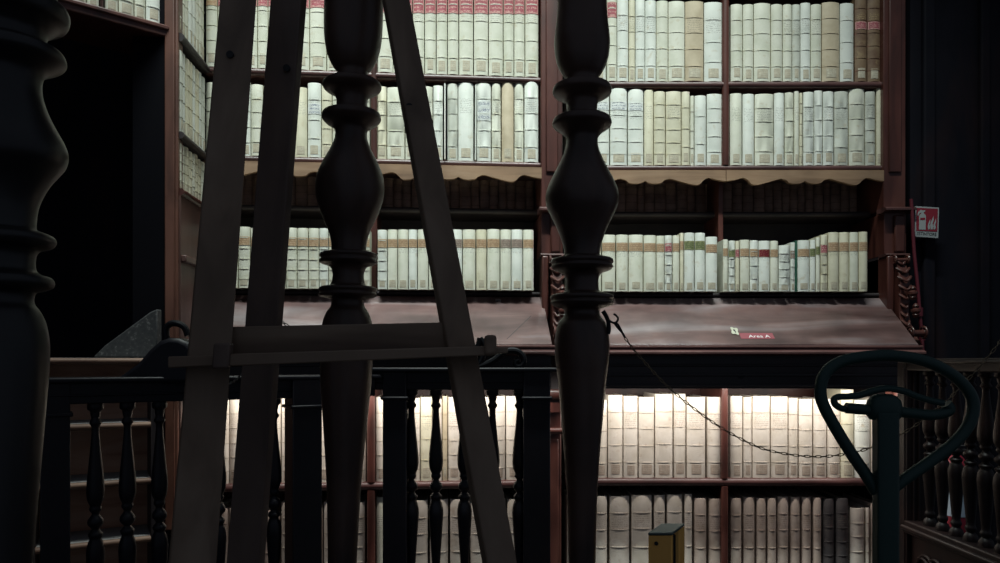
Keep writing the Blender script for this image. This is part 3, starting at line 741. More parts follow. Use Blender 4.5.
k = desk_item('metal_catch', FL, 498, 300.5)
tag(k, 'tiny grey metal catch at top of the left desk board', 'catch')
q = MB(); q.box(-.011, .011, -.004, .004, 0, .006); q.box(-.011, -.007, -.010, .004, 0, .006); q.box(.007, .011, -.010, .004, 0, .006); q.build('bracket', M['steel'], k, bevel=.001)
# mitred end of the left desk board: a separate joint strip
vb, vf, zb, zf = .022, -.235, ZC-.022, H+.068
a = on_desk(FL, 531, 316); b_ = on_desk(FL, 507, 339)
q = MB(); nrm = Vector((0, -math.sin(slope), math.cos(slope)))
A = Vector(a); B = Vector(b_); s = Vector((.0012, 0, 0))
q.hexa([tuple(B-s-nrm*.002), tuple(B+s-nrm*.002), tuple(B+s+nrm*.0006), tuple(B-s+nrm*.0006), tuple(A-s-nrm*.002), tuple(A+s-nrm*.002), tuple(A+s+nrm*.0006), tuple(A-s+nrm*.0006)])
q.build('mitre_joint', M['black'], bcL)
# escutcheon on the frieze
k = empty('frieze_keyhole', (FR.u(741, -.21), 2.79, FR.z(741, 376, -.21))); tag(k, 'small dark metal keyhole plate on the black board under the right desk', 'keyhole plate')
q = MB(); q.prism([(.013*math.cos(2*math.pi*i/24)*(1+.2*math.cos(6*math.pi*i/12)), .011*math.sin(2*math.pi*i/24)) for i in range(24)], -.004, 0.008, 'y'); q.build('plate', M['iron'], k)

# ------------------------------------------------------------------ side bookcase and slanting shelf
rt = FS.root('side_bookcase'); tag(rt, 'narrow bookcase at left corner with spines facing right and bare brown lower panel', 'bookcase')
shelf(rt, 0, .29, -.012, .14, ZS1, .030, 'case_dark'); shelf(rt, 0, .29, -.012, .14, ZS2, .026, 'case_dark'); shelf(rt, 0, .29, -.012, .14, ZD-.03, .026, 'case')
shelf(rt, 0, .29, -.012, .14, ZTOP+.06, .03)
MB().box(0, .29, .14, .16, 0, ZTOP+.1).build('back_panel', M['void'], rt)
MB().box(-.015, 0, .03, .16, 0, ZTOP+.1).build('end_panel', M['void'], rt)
MB().box(0.0, .29, .0, .02, 0, ZD-.055).build('lower_panel', M['side_panel'], rt)
MB().box(.0, .29, -.02, .0, H+.36, H+.385).build('panel_moulding', M['side_panel'], rt, bevel=.004)

rt = FG.root('corner_shelf'); tag(rt, 'reddish slanting shelf over the dark doorway at top left, holding stamped books', 'shelf')
ug = -.62
q = MB(); q.box(ug, .01, -.012, .24, ZG-.042, ZG); q.box(ug, .01, -.020, -.010, ZG-.020, ZG-.004); q.build('shelf_board', M['case'], rt, bevel=.004)
MB().box(ug, .01, .24, .26, ZG, ZG+.55).build('back_panel', M['case_dark'], rt)
u = FG.u(102, 0); MB().box(u-.004, u+.004, -.004, .2, ZG, ZG+.5).build('divider', M['case'], rt, bevel=.002)
shelf(rt, ug, .01, -.012, .24, ZG+.55, .03)
# corner pilaster
A = W(160.3, 300, 2.545); 
rt = empty('corner_pilaster', (A.x, A.y, 0), math.radians(8)); tag(rt, 'tall reddish pilaster between the dark doorway and the narrow side bookcase', 'pilaster')
q = MB(); q.box(0, .060, 0, .06, 0, ZTOP+.5); q.build('shaft', M['case_warm'], rt, bevel=.005)
MB().box(.016, .050, -.008, .0, H-.6, ZTOP+.4).build('raised_strip', M['case_warm'], rt, bevel=.005)
MB().box(-.024, -.001, .010, .05, 0, ZG-.045).build('door_jamb', M['case_warm'], rt, bevel=.005)
MB().box(-.010, -.002, .002, .012, 0, ZG-.045).build('jamb_bead', M['case_warm'], rt, bevel=.003)

# ------------------------------------------------------------------ room shell
def struct(o): o['kind'] = 'structure'; return o
struct(MB().box(-4.5, 4.5, -1.5, 6.0, -.05, 0).build('floor', wood('dark_floor_boards', (.01, .008, .01), (.022, .016, .016), (.04, .028, .026), rough=.5, scale=(8, 1.5, 8)), smooth=False))
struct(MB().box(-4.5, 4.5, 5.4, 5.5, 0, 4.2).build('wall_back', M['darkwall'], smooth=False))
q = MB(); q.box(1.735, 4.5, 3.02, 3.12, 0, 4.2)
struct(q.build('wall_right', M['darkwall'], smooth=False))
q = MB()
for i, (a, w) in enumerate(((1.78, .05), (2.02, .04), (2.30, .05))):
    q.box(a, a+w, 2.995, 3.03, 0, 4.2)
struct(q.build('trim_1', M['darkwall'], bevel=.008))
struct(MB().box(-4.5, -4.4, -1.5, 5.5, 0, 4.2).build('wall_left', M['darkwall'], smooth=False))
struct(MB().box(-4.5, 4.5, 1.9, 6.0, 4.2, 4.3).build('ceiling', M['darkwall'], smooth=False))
# added wall above the slanting shelf, unseen, keeps washer light out of the doorway
q = MB(); q.box(-1.9, .02, .02, .26, ZG+.60, 4.2)
o = struct(q.build('wall_light_block', M['darkwall'], smooth=False)); o.location = (FG.O[0], FG.O[1], 0); o.rotation_euler = (0, 0, FG.th)
# wall of the passage behind the doorway with the switch
P0 = W(150, 130, 3.4)
struct(MB().box(-4.4, -1.50, 3.55, 3.65, 0, 4.2).build('wall_passage', M['darkwall'], smooth=False))
P = W(147.5, 135, 2.556)
k = empty('light_switch', P); k.rotation_euler = (0, 0, FS.th - math.pi/2); tag(k, 'grey light switch on the black panel just inside the doorway', 'light switch')
MB().box(-.021, .021, -.004, .004, -.030, .030).build('plate', M['switch'], k, bevel=.003)
MB().box(-.009, .009, -.008, -.003, -.016, .016).build('rocker', mk('dark_rocker', (.05, .06, .07), .5), k, bevel=.002)

# ------------------------------------------------------------------ empty shelf unit at lower left, grey slab behind
rt = FT.root('open_shelf_unit'); tag(rt, 'low empty brown wooden shelf unit seen through the left railing', 'shelf unit')
ua, ub = FT.u(35), FT.u(151)
for z in (H+.012, H-.194, H-.376, H-.564, H-.75):
    o = shelf(rt, ua, ub, 0, .30, z, .020, 'shelf_unit')
    MB().box(ua+.002, ub-.002, .012, .29, z, z+.0015).build('grey_layer', M['grey_top'], o)  # thin grey layer over each shelf top
MB().box(ua, ub, .19, .21, H-1.13, H+.0).build('back_board', M['shelf_back'], rt)
MB().box(ub, ub+.025, .0, .30, H-1.15, H+.0).build('side_board', M['case_dark'], rt, bevel=.003)
MB().box(ua-.025, ua, .0, .30, H-1.15, H+.0).build('side_board', M['case_dark'], rt, bevel=.003)
MB().box(ua, ub, .02, .12, 0, H-.77).build('plinth', M['shelf_unit'], rt)
pts = [(93,357),(104,346),(150,312),(157,309),(157,357)]
q = MB(); d = 2.44
q.prism([((x-CX)/F*d, max(H+.0136, H+(HY-y)/F*d)) for x, y in pts][::-1], d, d+.035, 'y')
o = q.build('sloping_slab', M['plaster'], bevel=.004); tag(o, 'dark speckled grey slab with sloping top edge at foot of the doorway', 'slab')

# ------------------------------------------------------------------ turned columns
def turned(name, label, d, cx, prof, mat, lean=0, seg=56, sc=1.0):
    """prof: (half width px, y px) read off the column at its distance"""
    prof = [(hw*sc, y) for hw, y in prof]
    rt_pts = [(d*hw/F, (HY-y)/F*d) for hw, y in prof]
    # denser, smoothed profile where it curves; rings stay crisp
    P = smooth_pts([(r, 0, z) for r, z in rt_pts], 4)
    b = MB(); b.lathe([(max(.004, p.x), p.z) for p in P][::-1], seg=seg)
    b.v = [(x + lean*z, y, z) for x, y, z in b.v]
    o = b.build(name, M[mat], None, angle=60)
    X = (cx-CX)/F*d
    zmin = min(v[2] for v in b.v)
    base = -H - 0
    o.location = (X, d, H)
    tag(o, label, 'column', 'tall turned wooden columns')
    return o
low2 = [(25.8,380),(23,415),(20,450),(17.5,485),(16,520),(14.5,563),(13.5,600),(13.2,640),(14,660),(22,664),(24,672),(22,680),(15,684),(15,700),(24,704),(26,712),(24,720),(18,726),(26,745),(32,775),(32,800),(24,840),(20,852),(30,858),(32,866),(32,936)]
top2 = [(18,-330),(26,-320),(26,-300),(16,-290),(15,-240),(17,-180),(22,-110),(26,-60),(28.5,-25),(29.6,0)]
p2 = top2 + [(29.7,20),(28.8,40),(25.5,56),(20,67),(16,72),(15.8,78),(17.5,81),(27,82.5),(29.5,85),(29.3,88),(26,91),(19.5,94),(16,99),(15.6,106),(16.5,110),(18,112),(28,113.5),(29.8,117),(29.3,120),(25,124),(18,128),(16,134),(17.5,142),(22,152),(28,163),(33,175),(34.8,186),(34.2,197),(31,208),(26.5,219),(21.5,230),(18.5,240),(17.5,249),(18.5,252),(27.5,253.5),(29.2,256),(28,258.5),(29.5,261),(28,263.5),(20,266),(16.8,270),(15.8,276),(17,283),(19.5,286),(28,287.5),(29.6,290),(28.2,292.5),(29.6,295),(27,297),(18,299),(16.6,303),(17.5,307),(21,312),(24.5,321),(26.3,332),(26.8,348)] + low2
turned('turned_column', 'dark turned column rising behind the easel crossbar', 1.43, 346.5, p2, 'post', lean=(354-346.5)/362, sc=.975)
low3 = [(24,380),(21.5,410),(18.5,445),(16,480),(14.3,520),(13.5,563),(13,600),(13,640)] + low2[8:-1] + [(32,909)]
low3 = [(w, min(y, 909)) for w, y in low3]
p3 = [(w*.9, y) for w, y in top2[:-1]] + [(24.3,0),(25.5,20),(27.5,38),(27.6,48),(25.5,61),(20.5,72),(16.2,78),(15.8,82),(18,85),(27,86.5),(29.2,90),(28.5,94),(22,98),(17,101),(15.3,106),(15.3,112),(17,116),(27,118.5),(29.3,122),(28.7,126),(22,131),(17,136),(15.6,141),(17,150),(21.5,161),(27,172),(33,184),(36.3,195),(35.6,205),(31,216),(26,226),(21.5,237),(18.8,246),(17.8,254),(20,257),(29.5,259),(31.2,262),(29.8,264.5),(31,267),(28,270),(20,273),(17,277),(16.3,283),(17,290),(20,293),(30,295),(31.6,298),(30,300.5),(31.4,303),(28,306),(19,309),(17.5,313),(19,317),(23.5,323),(26.3,333),(27.3,345),(26.6,360)] + low3
turned('turned_column', 'dark turned column right of centre with the iron hook on its side', 1.50, 582, p3, 'post')
p1 = [(44,-110),(50,-70),(52,-40),(48,-15),(46,-4),(57,2),(60.5,8),(60,14),(57,19),(50,22),(44,26),(38.5,31),(37,38),(39,43),(52,47),(56.5,51),(57.5,57),(54,61),(46,65),(37,70),(33.5,77),(33,86),(35,97),(41,112),(49,126),(57,139),(60.5,150),(58.5,161),(51,171),(43,181),(36,193),(31,206),(29,220),(30,229),(40,232),(47,235),(49.5,239),(48,243),(44,246),(34,249),(29.5,254),(28.5,262),(30,270),(36,274),(45,276.5),(48,281),(46.5,286),(40,289),(30,292),(27.5,298),(28.5,304),(34,311),(39.5,322),(43,338),(44,355),(43,380),(40,420),(37,460),(34,500),(31,540),(29,580),(27,640),(27,700),(45,708),(50,730),(48,745),(34,760),(44,800),(56,860),(56,940),(40,990),(40,1010),(58,1020),(62,1060),(62,1327)]
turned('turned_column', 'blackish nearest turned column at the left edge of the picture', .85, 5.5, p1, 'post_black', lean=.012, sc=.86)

# iron hook on the right column
rt = empty('iron_hook', W(609, 318, 1.50)); tag(rt, 'black wrought iron hook on the side of the right turned column', 'hook')
def rel(pts, d, base): return [tuple(W(x, y, d if not isinstance(d, (list, tuple)) else d[i]) - base) for i, (x, y) in enumerate(pts)]
B0 = rt.location.copy()
q = MB(); q.tube(smooth_pts(rel([(603,311),(605,314),(607,318),(608.5,323),(608.8,330),(608,334)], 1.475, B0), 5), .0045, 8); q.build('back_plate', M['iron'], rt)
q = MB(); q.tube(smooth_pts(rel([(606,318),(610,321),(614,323),(617,321.5),(618,318),(615.5,315),(613.5,314)], 1.475, B0), 6), .0022, 8); q.build('curl', M['iron'], rt)
q = MB(); q.tube(smooth_pts(rel([(614,322.5),(617.5,324),(620,328),(624,336),(625,337.5),(622.5,333),(618,328),(614.5,323.5)], 1.475, B0), 5), .0022, 8); q.build('ring', M['iron'], rt)

# chains
def chain(name, label, pts, ds, mat, pitch=.0112, r=.00095, L=.0152, wd=.0064):
    P3 = smooth_pts([W(x, y, d) for (x, y), d in zip(pts, ds)], 14)
    # walk at constant spacing
    out = [P3[0]]; acc = 0
    for a, b_ in zip(P3, P3[1:]):
        seg = (b_-a).length
        while acc + seg >= pitch:
            t = (pitch-acc)/seg; a = a.lerp(b_, t); out.append(a.copy()); seg = (b_-a).length; acc = 0
        acc += seg
    base = out[0].copy(); mb = MB()
    for i in range(len(out)-1):
        c = (out[i]+out[i+1])/2 - base; t = (out[i+1]-out[i]).normalized()
        up = Vector((0, 0, 1)); s = t.cross(up).normalized(); u_ = s.cross(t).normalized()
        w_ = (s*.94+u_*.34) if i % 2 else (u_*.94-s*.34)
        ring = []
        for k in range(12):
            an = 2*math.pi*k/12; ca, sa = math.cos(an), math.sin(an)
            ring.append(c + t*(L/2-r)*(abs(ca)**.8*(1 if ca > 0 else -1)) + w_*(wd/2-r)*sa)
        mb.tube(ring, r, 6, closed=True)
    o = mb.build(name, M[mat]); o.location = base; tag(o, label, 'chain'); return o
chain('barrier_chain', 'long thin brass-coloured chain sagging from the right column across the opening',
      [(624.5,337),(634,350),(648.6,366.6),(661,380),(672.5,391),(692,407),(720,427),(749,443),(771,451),(803,456),(831,456),(867,449),(905,432),(942,405),(974,373),(1000,342),(1030,300)],
      [1.475,1.47,1.47,1.47,1.47,1.46,1.46,1.45,1.45,1.44,1.44,1.43,1.42,1.41,1.40,1.39,1.38], 'chain')
chain('barrier_chain', 'short grey chain hanging behind the easel legs at left',
      [(322,338),(300,331),(287,325.5),(272,314),(262,320),(254,345),(247,366),(238,378),(228,384),(216,384),(206,377)],
      [1.42,1.40,1.39,1.40,1.42,1.46,1.52,1.60,1.66,1.74,1.80], 'chain_dark')

# ------------------------------------------------------------------ railings
BALP = [(6.4,389),(6.4,393.5),(4.4,395),(4.0,398),(3.3,401),(4.7,403.5),(4.7,405.5),(3.1,408),(3.3,416),(4.3,427),(5.6,440),(6.9,453),(7.1,462),(6.2,468),(4.4,472),(5.0,474),(4.6,476),(2.9,478.5),(4.4,481),(6.2,483.5),(6.2,487),(4.2,489.5),(3.0,491),(4.4,493),(6.0,495),(5.2,497.5),(4.6,499),(6.0,502),(7.2,508),(7.3,514),(6.6,525),(5.6,540),(4.4,558),(3.8,568),(4.8,571),(4.8,574),(3.6,577),(5.6,580),(6.6,584),(6.6,588)]
BALZ = [(w*2.2/F, (388.5-y)/F*2.2) for w, y in BALP]
bal_mesh = [None]
def baluster(rt, u, ztop, k=1.0, mat='rail'):
    P = smooth_pts([(r, 0, z) for r, z in BALZ], 2)
    q = MB(); q.lathe([(p.x*k, p.z) for p in P][::-1], seg=20)
    o = q.build('baluster', M[mat], rt, angle=50); o.location = (u, 0, ztop); return o
def railing(fr, name, label, px0, px1, bals, newels, ztop, zbot, mat='rail', k=1.0, w=.035, base=True, top_over=.02):
    rt = fr.root(name); tag(rt, label, 'railing')
    u0, u1 = fr.u(px0), fr.u(px1)
    lenb = -BALZ[-1][1]
    q = MB()
    q.box(u0, u1, -w*.8, w*.8, zbot, ztop-.012); q.box(u0-.0, u1+.0, -w*.8-.004, w*.8+.004, zbot+.018, zbot+.024)
    q.build('rail_board', M[mat], rt, bevel=.003)
    q = MB(); q.box(u0-top_over, u1+top_over, -w*1.25, w*1.25, ztop-.014, ztop); q.build('handrail', M[mat], rt, bevel=.005)
    for p in bals: baluster(rt, fr.u(p), zbot, k, mat)
    zl = zbot - lenb
    q = MB(); q.box(u0, u1, -w*.8, w*.8, zl-.06, zl); q.box(u0, u1, -w, w, zl-.045, zl-.03); q.build('bottom_rail', M[mat], rt, bevel=.003)
    q = MB(); q.box(u0, u1, -w*.5, w*.5, 0, zl-.06); q.build('base_panel', M[mat], rt)
    for (a, b_) in newels:
        n0, n1 = fr.u(a), fr.u(b_); nw = (n1-n0)/2
        q = MB(); q.box(n0, n1, -nw, nw, 0, ztop-.012); q.box(n0-.006, n1+.006, -nw-.006, nw+.006, zbot-.03, zbot-.02); q.box(n0-.006, n1+.006, -nw-.006, nw+.006, 0, .12)
        q.build('newel_post', M[mat], rt, bevel=.003)
    return rt
FM = Frame(0, 2.2, 0)
rm = railing(FM, 'balustrade', 'black turned balustrade behind the easel, in front of the left bookcase', 372, 550, [436, 464.5, 492.5], [(384.5, 408), (523, 549.5)], H-.017, H-.085)
for p in (411.5, 519.5): baluster(rm, FM.u(p), H-.085)
FRL = Frame(-1.015, 1.79, 32.6)
railing(FRL, 'balustrade', 'black turned balustrade at left, running toward the viewer before the empty shelf unit', 40, 372, [95.5, 127.5, 159.5, 190, 218.5, 247, 274], [(40, 70), (288.5, 317.5)], H-.038, H-.103, k=.92)
# side balustrade on the right
FQ = Frame(1.41, 2.42, -89.4)
rt = empty('balustrade', (1.46, .08, 0)); tag(rt, 'dark reddish balustrade at far right behind the green handle', 'railing')
q = MB(); q.box(-.035, .035, 1.75, 2.44, H-.030, H+.012); q.box(-.045, .045, 1.75, 2.44, H-.004, H+.006); q.build('handrail', M['rail_red'], rt, bevel=.006)
q = MB(); q.box(-.04, .04, 1.75, 2.44, H-.60, H-.555); q.box(-.05, .05, 1.75, 2.44, H-.588, H-.572); q.build('bottom_rail', M['rail_red'], rt, bevel=.005)
bz = .525/(-BALZ[-1][1])
for y in (2.345, 2.275, 2.205, 2.135, 2.065, 1.995, 1.925, 1.855):
    P = smooth_pts([(r, 0, z) for r, z in BALZ], 2)
    q = MB(); q.lathe([(p.x*1.05, p.z*.525/.613) for p in P][::-1], seg=20)
    o = q.build('baluster', M['rail_red'], rt, angle=50); o.location = (0, y, H-.030)
q = MB(); q.box(-.036, .028, 2.42, 2.48, 0, H+.0)
for k in range(3): q.box(-.040, .020, 2.428+.0, 2.44, 0, H-.02) if k == 0 else q.box(-.034+.018*k, -.028+.018*k, 2.412, 2.425, 0, H-.02)
q.build('newel_post', M['rail_red'], rt, bevel=.003)
q = MB(); q.box(-.02, .02, 1.75, 2.44, 0, H-.60); q.build('base_panel', M['rail_red'], rt)
for yc in (2.30, 2.02):
    q = MB()
    for s_ in (1, -1):
        for kk in range(3):
            pts = []
            for i in range(20):
                t = i/19*math.pi*1.6; r = .055*(1-.6*i/19)
                pts.append((-.024, yc + s_*(.02+.02*kk + r*math.cos(t+kk)), H-.70 + r*math.sin(t+kk) - .02*kk))
            q.tube(pts, .006, 6)
    q.build('pierced_scrollwork', M['rail_red'], rt)
# turned colonette at the right end of the lower bookcase
A = W(901.5, 400, 2.84)
q = MB()
cp = [(7,392),(7,405),(4,408),(6,412),(7.5,417),(6,421),(3.5,424),(4,427),(6,430),(4,433),(3.8,440),(5.5,455),(6.5,466),(5.5,482),(4,492),(3.4,497),(6,500),(6.5,504),(4,507),(5,510),(8,513),(8,516)]
P = smooth_pts([(w/F*2.84, 0, (HY-y)/F*2.84) for w, y in cp], 3)
q.lathe([(p.x, p.z) for p in P][::-1], seg=20)
o = q.build('turned_colonette', M['case']); o.location = (A.x, 2.84, H); tag(o, 'small reddish turned colonette at lower right end of the bookcase', 'column')
q = MB(); zz = (HY-516)/F*2.84
q.box(-.040, .055, -.05, .10, zz-.04, zz); q.box(-.05, .065, -.06, .10, zz-.09, zz-.065); q.box(-.035, .05, -.03, .10, -H, zz-.04)
q.build('pedestal', M['case'], o, bevel=.003)
q = MB()
for i in range(9):
    a = math.pi*(i/8); q.tube(smooth_pts([(.0, -.035, zz-.19), (.02*math.cos(a), -.05, zz-.19+.03*math.sin(a)), (.042*math.cos(a), -.04, zz-.18+.06*math.sin(a))], 5), [.003+.004*math.sin(math.pi*j/10) for j in range(11)], 6)
q.build('carved_palmette', M['case'], o)
# wrought scrolls on the handrails
def scroll(name, label, pts, d, r, extra=None):
    b0 = W(*pts[0], d); o_ = MB(); o_.tube(smooth_pts([tuple(W(x, y, d)-b0) for x, y in pts], 6), r, 10)
    if extra:
        for e in extra: o_.tube(smooth_pts([tuple(W(x, y, d)-b0) for x, y in e], 6), r*.9, 10)
    o = o_.build(name, M['iron']); o.location = b0; tag(o, label, 'ornament'); return o
scroll('iron_scroll', 'black iron scroll on the handrail, right of the easel ledge', [(478,366.5),(486,364),(494,360),(501,354.5),(508,351),(516,351),(522,355),(524,361),(521,366)], 2.18, .010, [[(521,366),(516,365),(516,361),(519,360)], [(474,366),(476,352),(479,343),(480,338)], [(480,338),(484,345),(483,356),(478,366)]])
scroll('iron_scroll', 'black iron curl above the left balustrade beside the easel leg', [(168,342),(166,334),(167,327),(172,323.5),(179,324),(185,328),(188,336)], 1.86, .0085)
pts = [(108,384),(122,374),(136,364),(148,350),(158,341),(168,337.5),(178,338),(187,342),(194,350),(196,384)]
q = MB(); d = 1.84
q.prism([((x-CX)/F*d, H+(HY-y)/F*d) for x, y in pts][::-1], d, d+.06, 'y')
o = q.build('rail_crest', M['rail'], bevel=.012); tag(o, 'black curved wooden crest on the left handrail, under the iron curl', 'ornament')

# ------------------------------------------------------------------ easel
rt = empty('easel', (0, 0, 0)); rt.location = (W(205, 362, 1.1).x, 1.12, 0)
tag(rt, 'large plain wooden easel standing empty in the left foreground', 'easel')
E0 = rt.location.copy()
def board(name, top, bot, mat, back, ext_up=.0, floor=True, dark=None):
    """top/bot: (x0, x1, y, distance): front face edges of a straight board"""
    a0, a1 = W(top[0], top[2], top[3]), W(top[1], top[2], top[3])
    b0, b1 = W(bot[0], bot[2], bot[3]), W(bot[1], bot[2], bot[3])
    if floor:
        k0 = b0.z/(a0.z-b0.z); b0 = b0 - (a0-b0)*k0; 
        k1 = (b1.z)/(a1.z-b1.z); b1 = b1 - (a1-b1)*k1
    if ext_up: 
        da, db = a0-b0, a1-b1; a0 = a0+da*ext_up; a1 = a1+db*ext_up
    bk = Vector(back)
    c = [b0, b1, a1, a0, b0+bk, b1+bk, a1+bk, a0+bk]
    return MB().hexa([tuple(p-E0) for p in c]).build(name, M[mat], rt, bevel=.0025)
board('leg', (220.5, 256.5, 0, 1.30), (169, 216.5, 563, 1.0), 'easel', (-.012, .026, .004), .12)
board('leg', (385.5, 410, 0, 1.30), (487, 517.5, 563, 1.0), 'easel', (-.010, .026, .004), .12)
board('leg', (270, 301, 0, 1.36), (226, 258.5, 563, 1.30), 'easel_dark', (.004, .026, 0), .12)
def hbar(name, p, d, mat, th, bevel=.002):
    """p: four photo corners bl, br, tr, tl"""
    dd = d if isinstance(d, (list, tuple)) else [d]*4
    c = [W(x, y, k) for (x, y), k in zip(p, dd)]
    c += [v + Vector((0, th, 0)) for v in c]
    return MB().hexa([tuple(v-E0) for v in c]).build(name, M[mat], rt, bevel=bevel)
hbar('crossbar', [(214, 364), (462, 353), (456, 322), (216, 327)], 1.118, 'easel_h', .022)
hbar('tray_ledge', [(167.5, 368), (508, 353), (508, 347), (167.5, 356.5)], 1.055, 'easel_h', .045)
hbar('tray_front_lip', [(225, 366.5), (497, 355), (497, 345.5), (225, 354)], 1.046, 'easel_h', .010)
hbar('peg', [(484, 356), (496.5, 354.5), (496.5, 334.5), (484, 335)], 1.036, 'easel_h', .045, bevel=.005)
hbar('clamp_block', [(211, 369), (228, 368), (230, 343), (213, 343)], 1.040, 'easel_dark', .018, bevel=.003)
# bolt knots on the legs
for (x, y, d) in ((230.5, 55, 1.262), (287, 68.5, 1.35), (409.5, 107.5, 1.235)):
    q = MB(); q.lathe([(.001, -.002), (.0055, -.002), (.0065, 0), (.0065, .004)][::1], seg=16)
    o = q.build('screw_head', M['black'], rt); o.location = W(x, y, d)-E0; o.rotation_euler = (math.radians(90), 0, 0)

# ------------------------------------------------------------------ pallet truck handle
d = .95
rt = empty('pallet_truck', (W(883, 400, d).x, d, 0)); tag(rt, 'dark green pallet truck whose looped steering handle stands at lower right', 'pallet truck')
J0 = rt.location.copy()
def J(pts, ds=None): return [tuple(W(x, y, d)-J0 + Vector((0, (ds[i] if ds else 0), 0))) for i, (x, y) in enumerate(pts)]
loop = [(876,492),(866,475),(851,453),(835,427),(823,404),(820.5,389),(825,374),(838,363),(859,357.5),(889,355.5),(919,359.5),(942,368.5),(961,382),(972.5,400),(970.5,421),(955,442),(928,463),(902,481),(890,492)]
q = MB(); q.tube(smooth_pts(J(loop), 6), .0078, 14); q.build('handle_loop', M['jack'], rt)
lev = [(876,408),(858,409.5),(844,409),(836,405),(834,400),(838,397),(848,396.5),(860,395),(872,391),(887,388.5),(903,391),(917,396.5),(932,401),(943,403)]
q = MB(); q.tube(smooth_pts(J(lev, [0]*14), 6), [.0048]*0 or .0045, 10); q.build('release_lever', M['jack'], rt)
q = MB(); q.tube(smooth_pts(J([(846,408),(865,409.5),(884,410),(910,413),(930,415),(944,413),(949.5,409),(946,404)], [0]*8), 6), [.0075]*0 or .0072, 12); q.build('lever_arm', M['jack'], rt)
q = MB()
hub = [(0.1,.012),(7,.012),(12.5,.009),(16,.003),(17.5,-.006),(17,-.016),(14,-.022),(.1,-.022)]
q.lathe([(w/F*d, z) for w, z in hub][::-1], seg=28)
q.v = [(x*1.0, y*.75, z) for x, y, z in q.v]
o = q.build('lever_hub', M['jack'], rt); o.location = W(884, 403, d)-J0
q = MB()
x0, x1 = (872.5-883)/F*d, (894-883)/F*d
zt, zb = H+(HY-412)/F*d, .34
prof = [(x0, -.014), (x0+.006, -.018), (x1-.006, -.018), (x1, -.014), (x1, .002), (x1-.006, .006), (x0+.006, .006), (x0, .002)]
q.prism(prof, zb, zt, 'z'); q.build('shaft', M['jack'], rt, bevel=.002)
q = MB(); q.lathe([(.05, .06), (.05, .30), (.035, .33), (.03, .36)], seg=28); q.box(-.07, .07, -.04, .10, .10, .20); q.build('pump', M['jack'], rt, bevel=.004)
for s_ in (-1, 1):
    q = MB(); q.tube([(s_*.03, 0, .075), (s_*.075, 0, .075)], .075, 28); q.build('wheel', M['rubber'], rt)
q = MB(); q.hexa([(-.20, .10, .08), (.20, .10, .08), (.20, .10, .24), (-.20, .10, .24), (-.20, .22, .06), (.20, .22, .06), (.20, .22, .20), (-.20, .22, .20)]); q.build('front_plate', M['jack'], rt, bevel=.004)
for s_ in (-1, 1):
    q = MB(); q.box(s_*.17-.07, s_*.17+.07, .22, 1.1, .05, .10); q.build('fork', M['jack'], rt, bevel=.006)

# ------------------------------------------------------------------ yellow post
d = 1.55
P = W(661, 530, d)
rt = empty('barrier_post', (P.x, d, 0)); rt.rotation_euler = (0, 0, math.radians(0)); tag(rt, 'ochre yellow upright post with grey-green cap before the lowest books', 'post')
def yp(x, y, dd): 
    v = W(x, y, dd); return (v.x-P.x, dd-d, v.z)
# plan: front face width, slot open on the right side
ztp = W(661, 535.5, d).z
fx0, fx1 = (648.3-661)/F*d, (671.5-661)/F*d
sx = .050; sy = .085
q = MB()
pl = [(fx0, 0), (fx1, 0), (fx1+.004*1.5, sy*.10), (fx1-.004, sy*.12), (fx1+.006, sy*.62), (fx1+sx*.60, sy*.62), (fx1+sx, sy), (fx0+sx, sy)]
q.prism(pl, 0, ztp, 'z'); q.build('body', M['yellow'], rt, bevel=.0012)
q = MB(); q.box(fx1-.004, fx1+.012, sy*.14, sy*.62, .02, ztp-.002); q.build('slot', M['rubber'], rt)
q = MB()
cap = [(fx0-.001, -.002), (fx1+.001, -.002), (fx1+sx+.001, sy+.002), (fx0+sx-.002, sy+.002)]
q.prism(cap, ztp, ztp+.007, 'z'); q.build('cap', M['capgrey'], rt, bevel=.002)
q = MB(); q.tube([(fx0+.017, -.003, ztp-.017), (fx0+.017, .002, ztp-.017)], .0042, 14); q.build('bolt', M['black'], rt)

# ------------------------------------------------------------------ red pipe, sign, extinguisher
rt = empty('red_pipe', W(918, 345, 2.93)); tag(rt, 'thin red painted pipe leaning up beside the right pilaster', 'pipe')
J0 = rt.location.copy()
q = MB(); q.tube(smooth_pts([tuple(W(x, y, dd)-J0) for x, y, dd in ((911,199,2.95),(912.3,215,2.95),(914,250,2.95),(917.5,285,2.945),(920,315,2.94),(922.5,346,2.92),(923,380,2.9))], 5), .0068, 12); q.build('pipe_run', M['redpipe'], rt)
for (x, y) in ((919.5,312),(922,336)):
    q = MB(); c = W(x, y, 2.94)-J0; q.tube([(c.x, c.y, c.z-.018), (c.x+.001, c.y, c.z+.018)], .013, 14); q.build('coupling', M['redpipe'], rt)
C = W(926.8, 222, 2.96)
rt = empty('safety_sign', C); tag(rt, 'red and white fire extinguisher sign beside the red pipe', 'sign')
rt.rotation_euler = (0, math.radians(1.5), math.radians(-6))
k = 2.96/F
q = MB(); q.hexa([(-11*k, 0, -14.5*k), (11.2*k, 0, -16*k), (11.2*k, 0, 14.5*k), (-11.4*k, 0, 15.8*k), (-11*k, .004, -14.5*k), (11.2*k, .004, -16*k), (11.2*k, .004, 14.5*k), (-11.4*k, .004, 15.8*k)]); q.build('panel', M['signwhite'], rt)
q = MB(); q.hexa([(-9.8*k, -.0012, -8.8*k), (10*k, -.0012, -9.6*k), (10*k, -.0012, 13.2*k), (-10.2*k, -.0012, 14.2*k), (-9.8*k, 0, -8.8*k), (10*k, 0, -9.6*k), (10*k, 0, 13.2*k), (-10.2*k, 0, 14.2*k)]); q.build('red_field', M['red'], rt)
q = MB(); Y = (-.0022, -.0011)
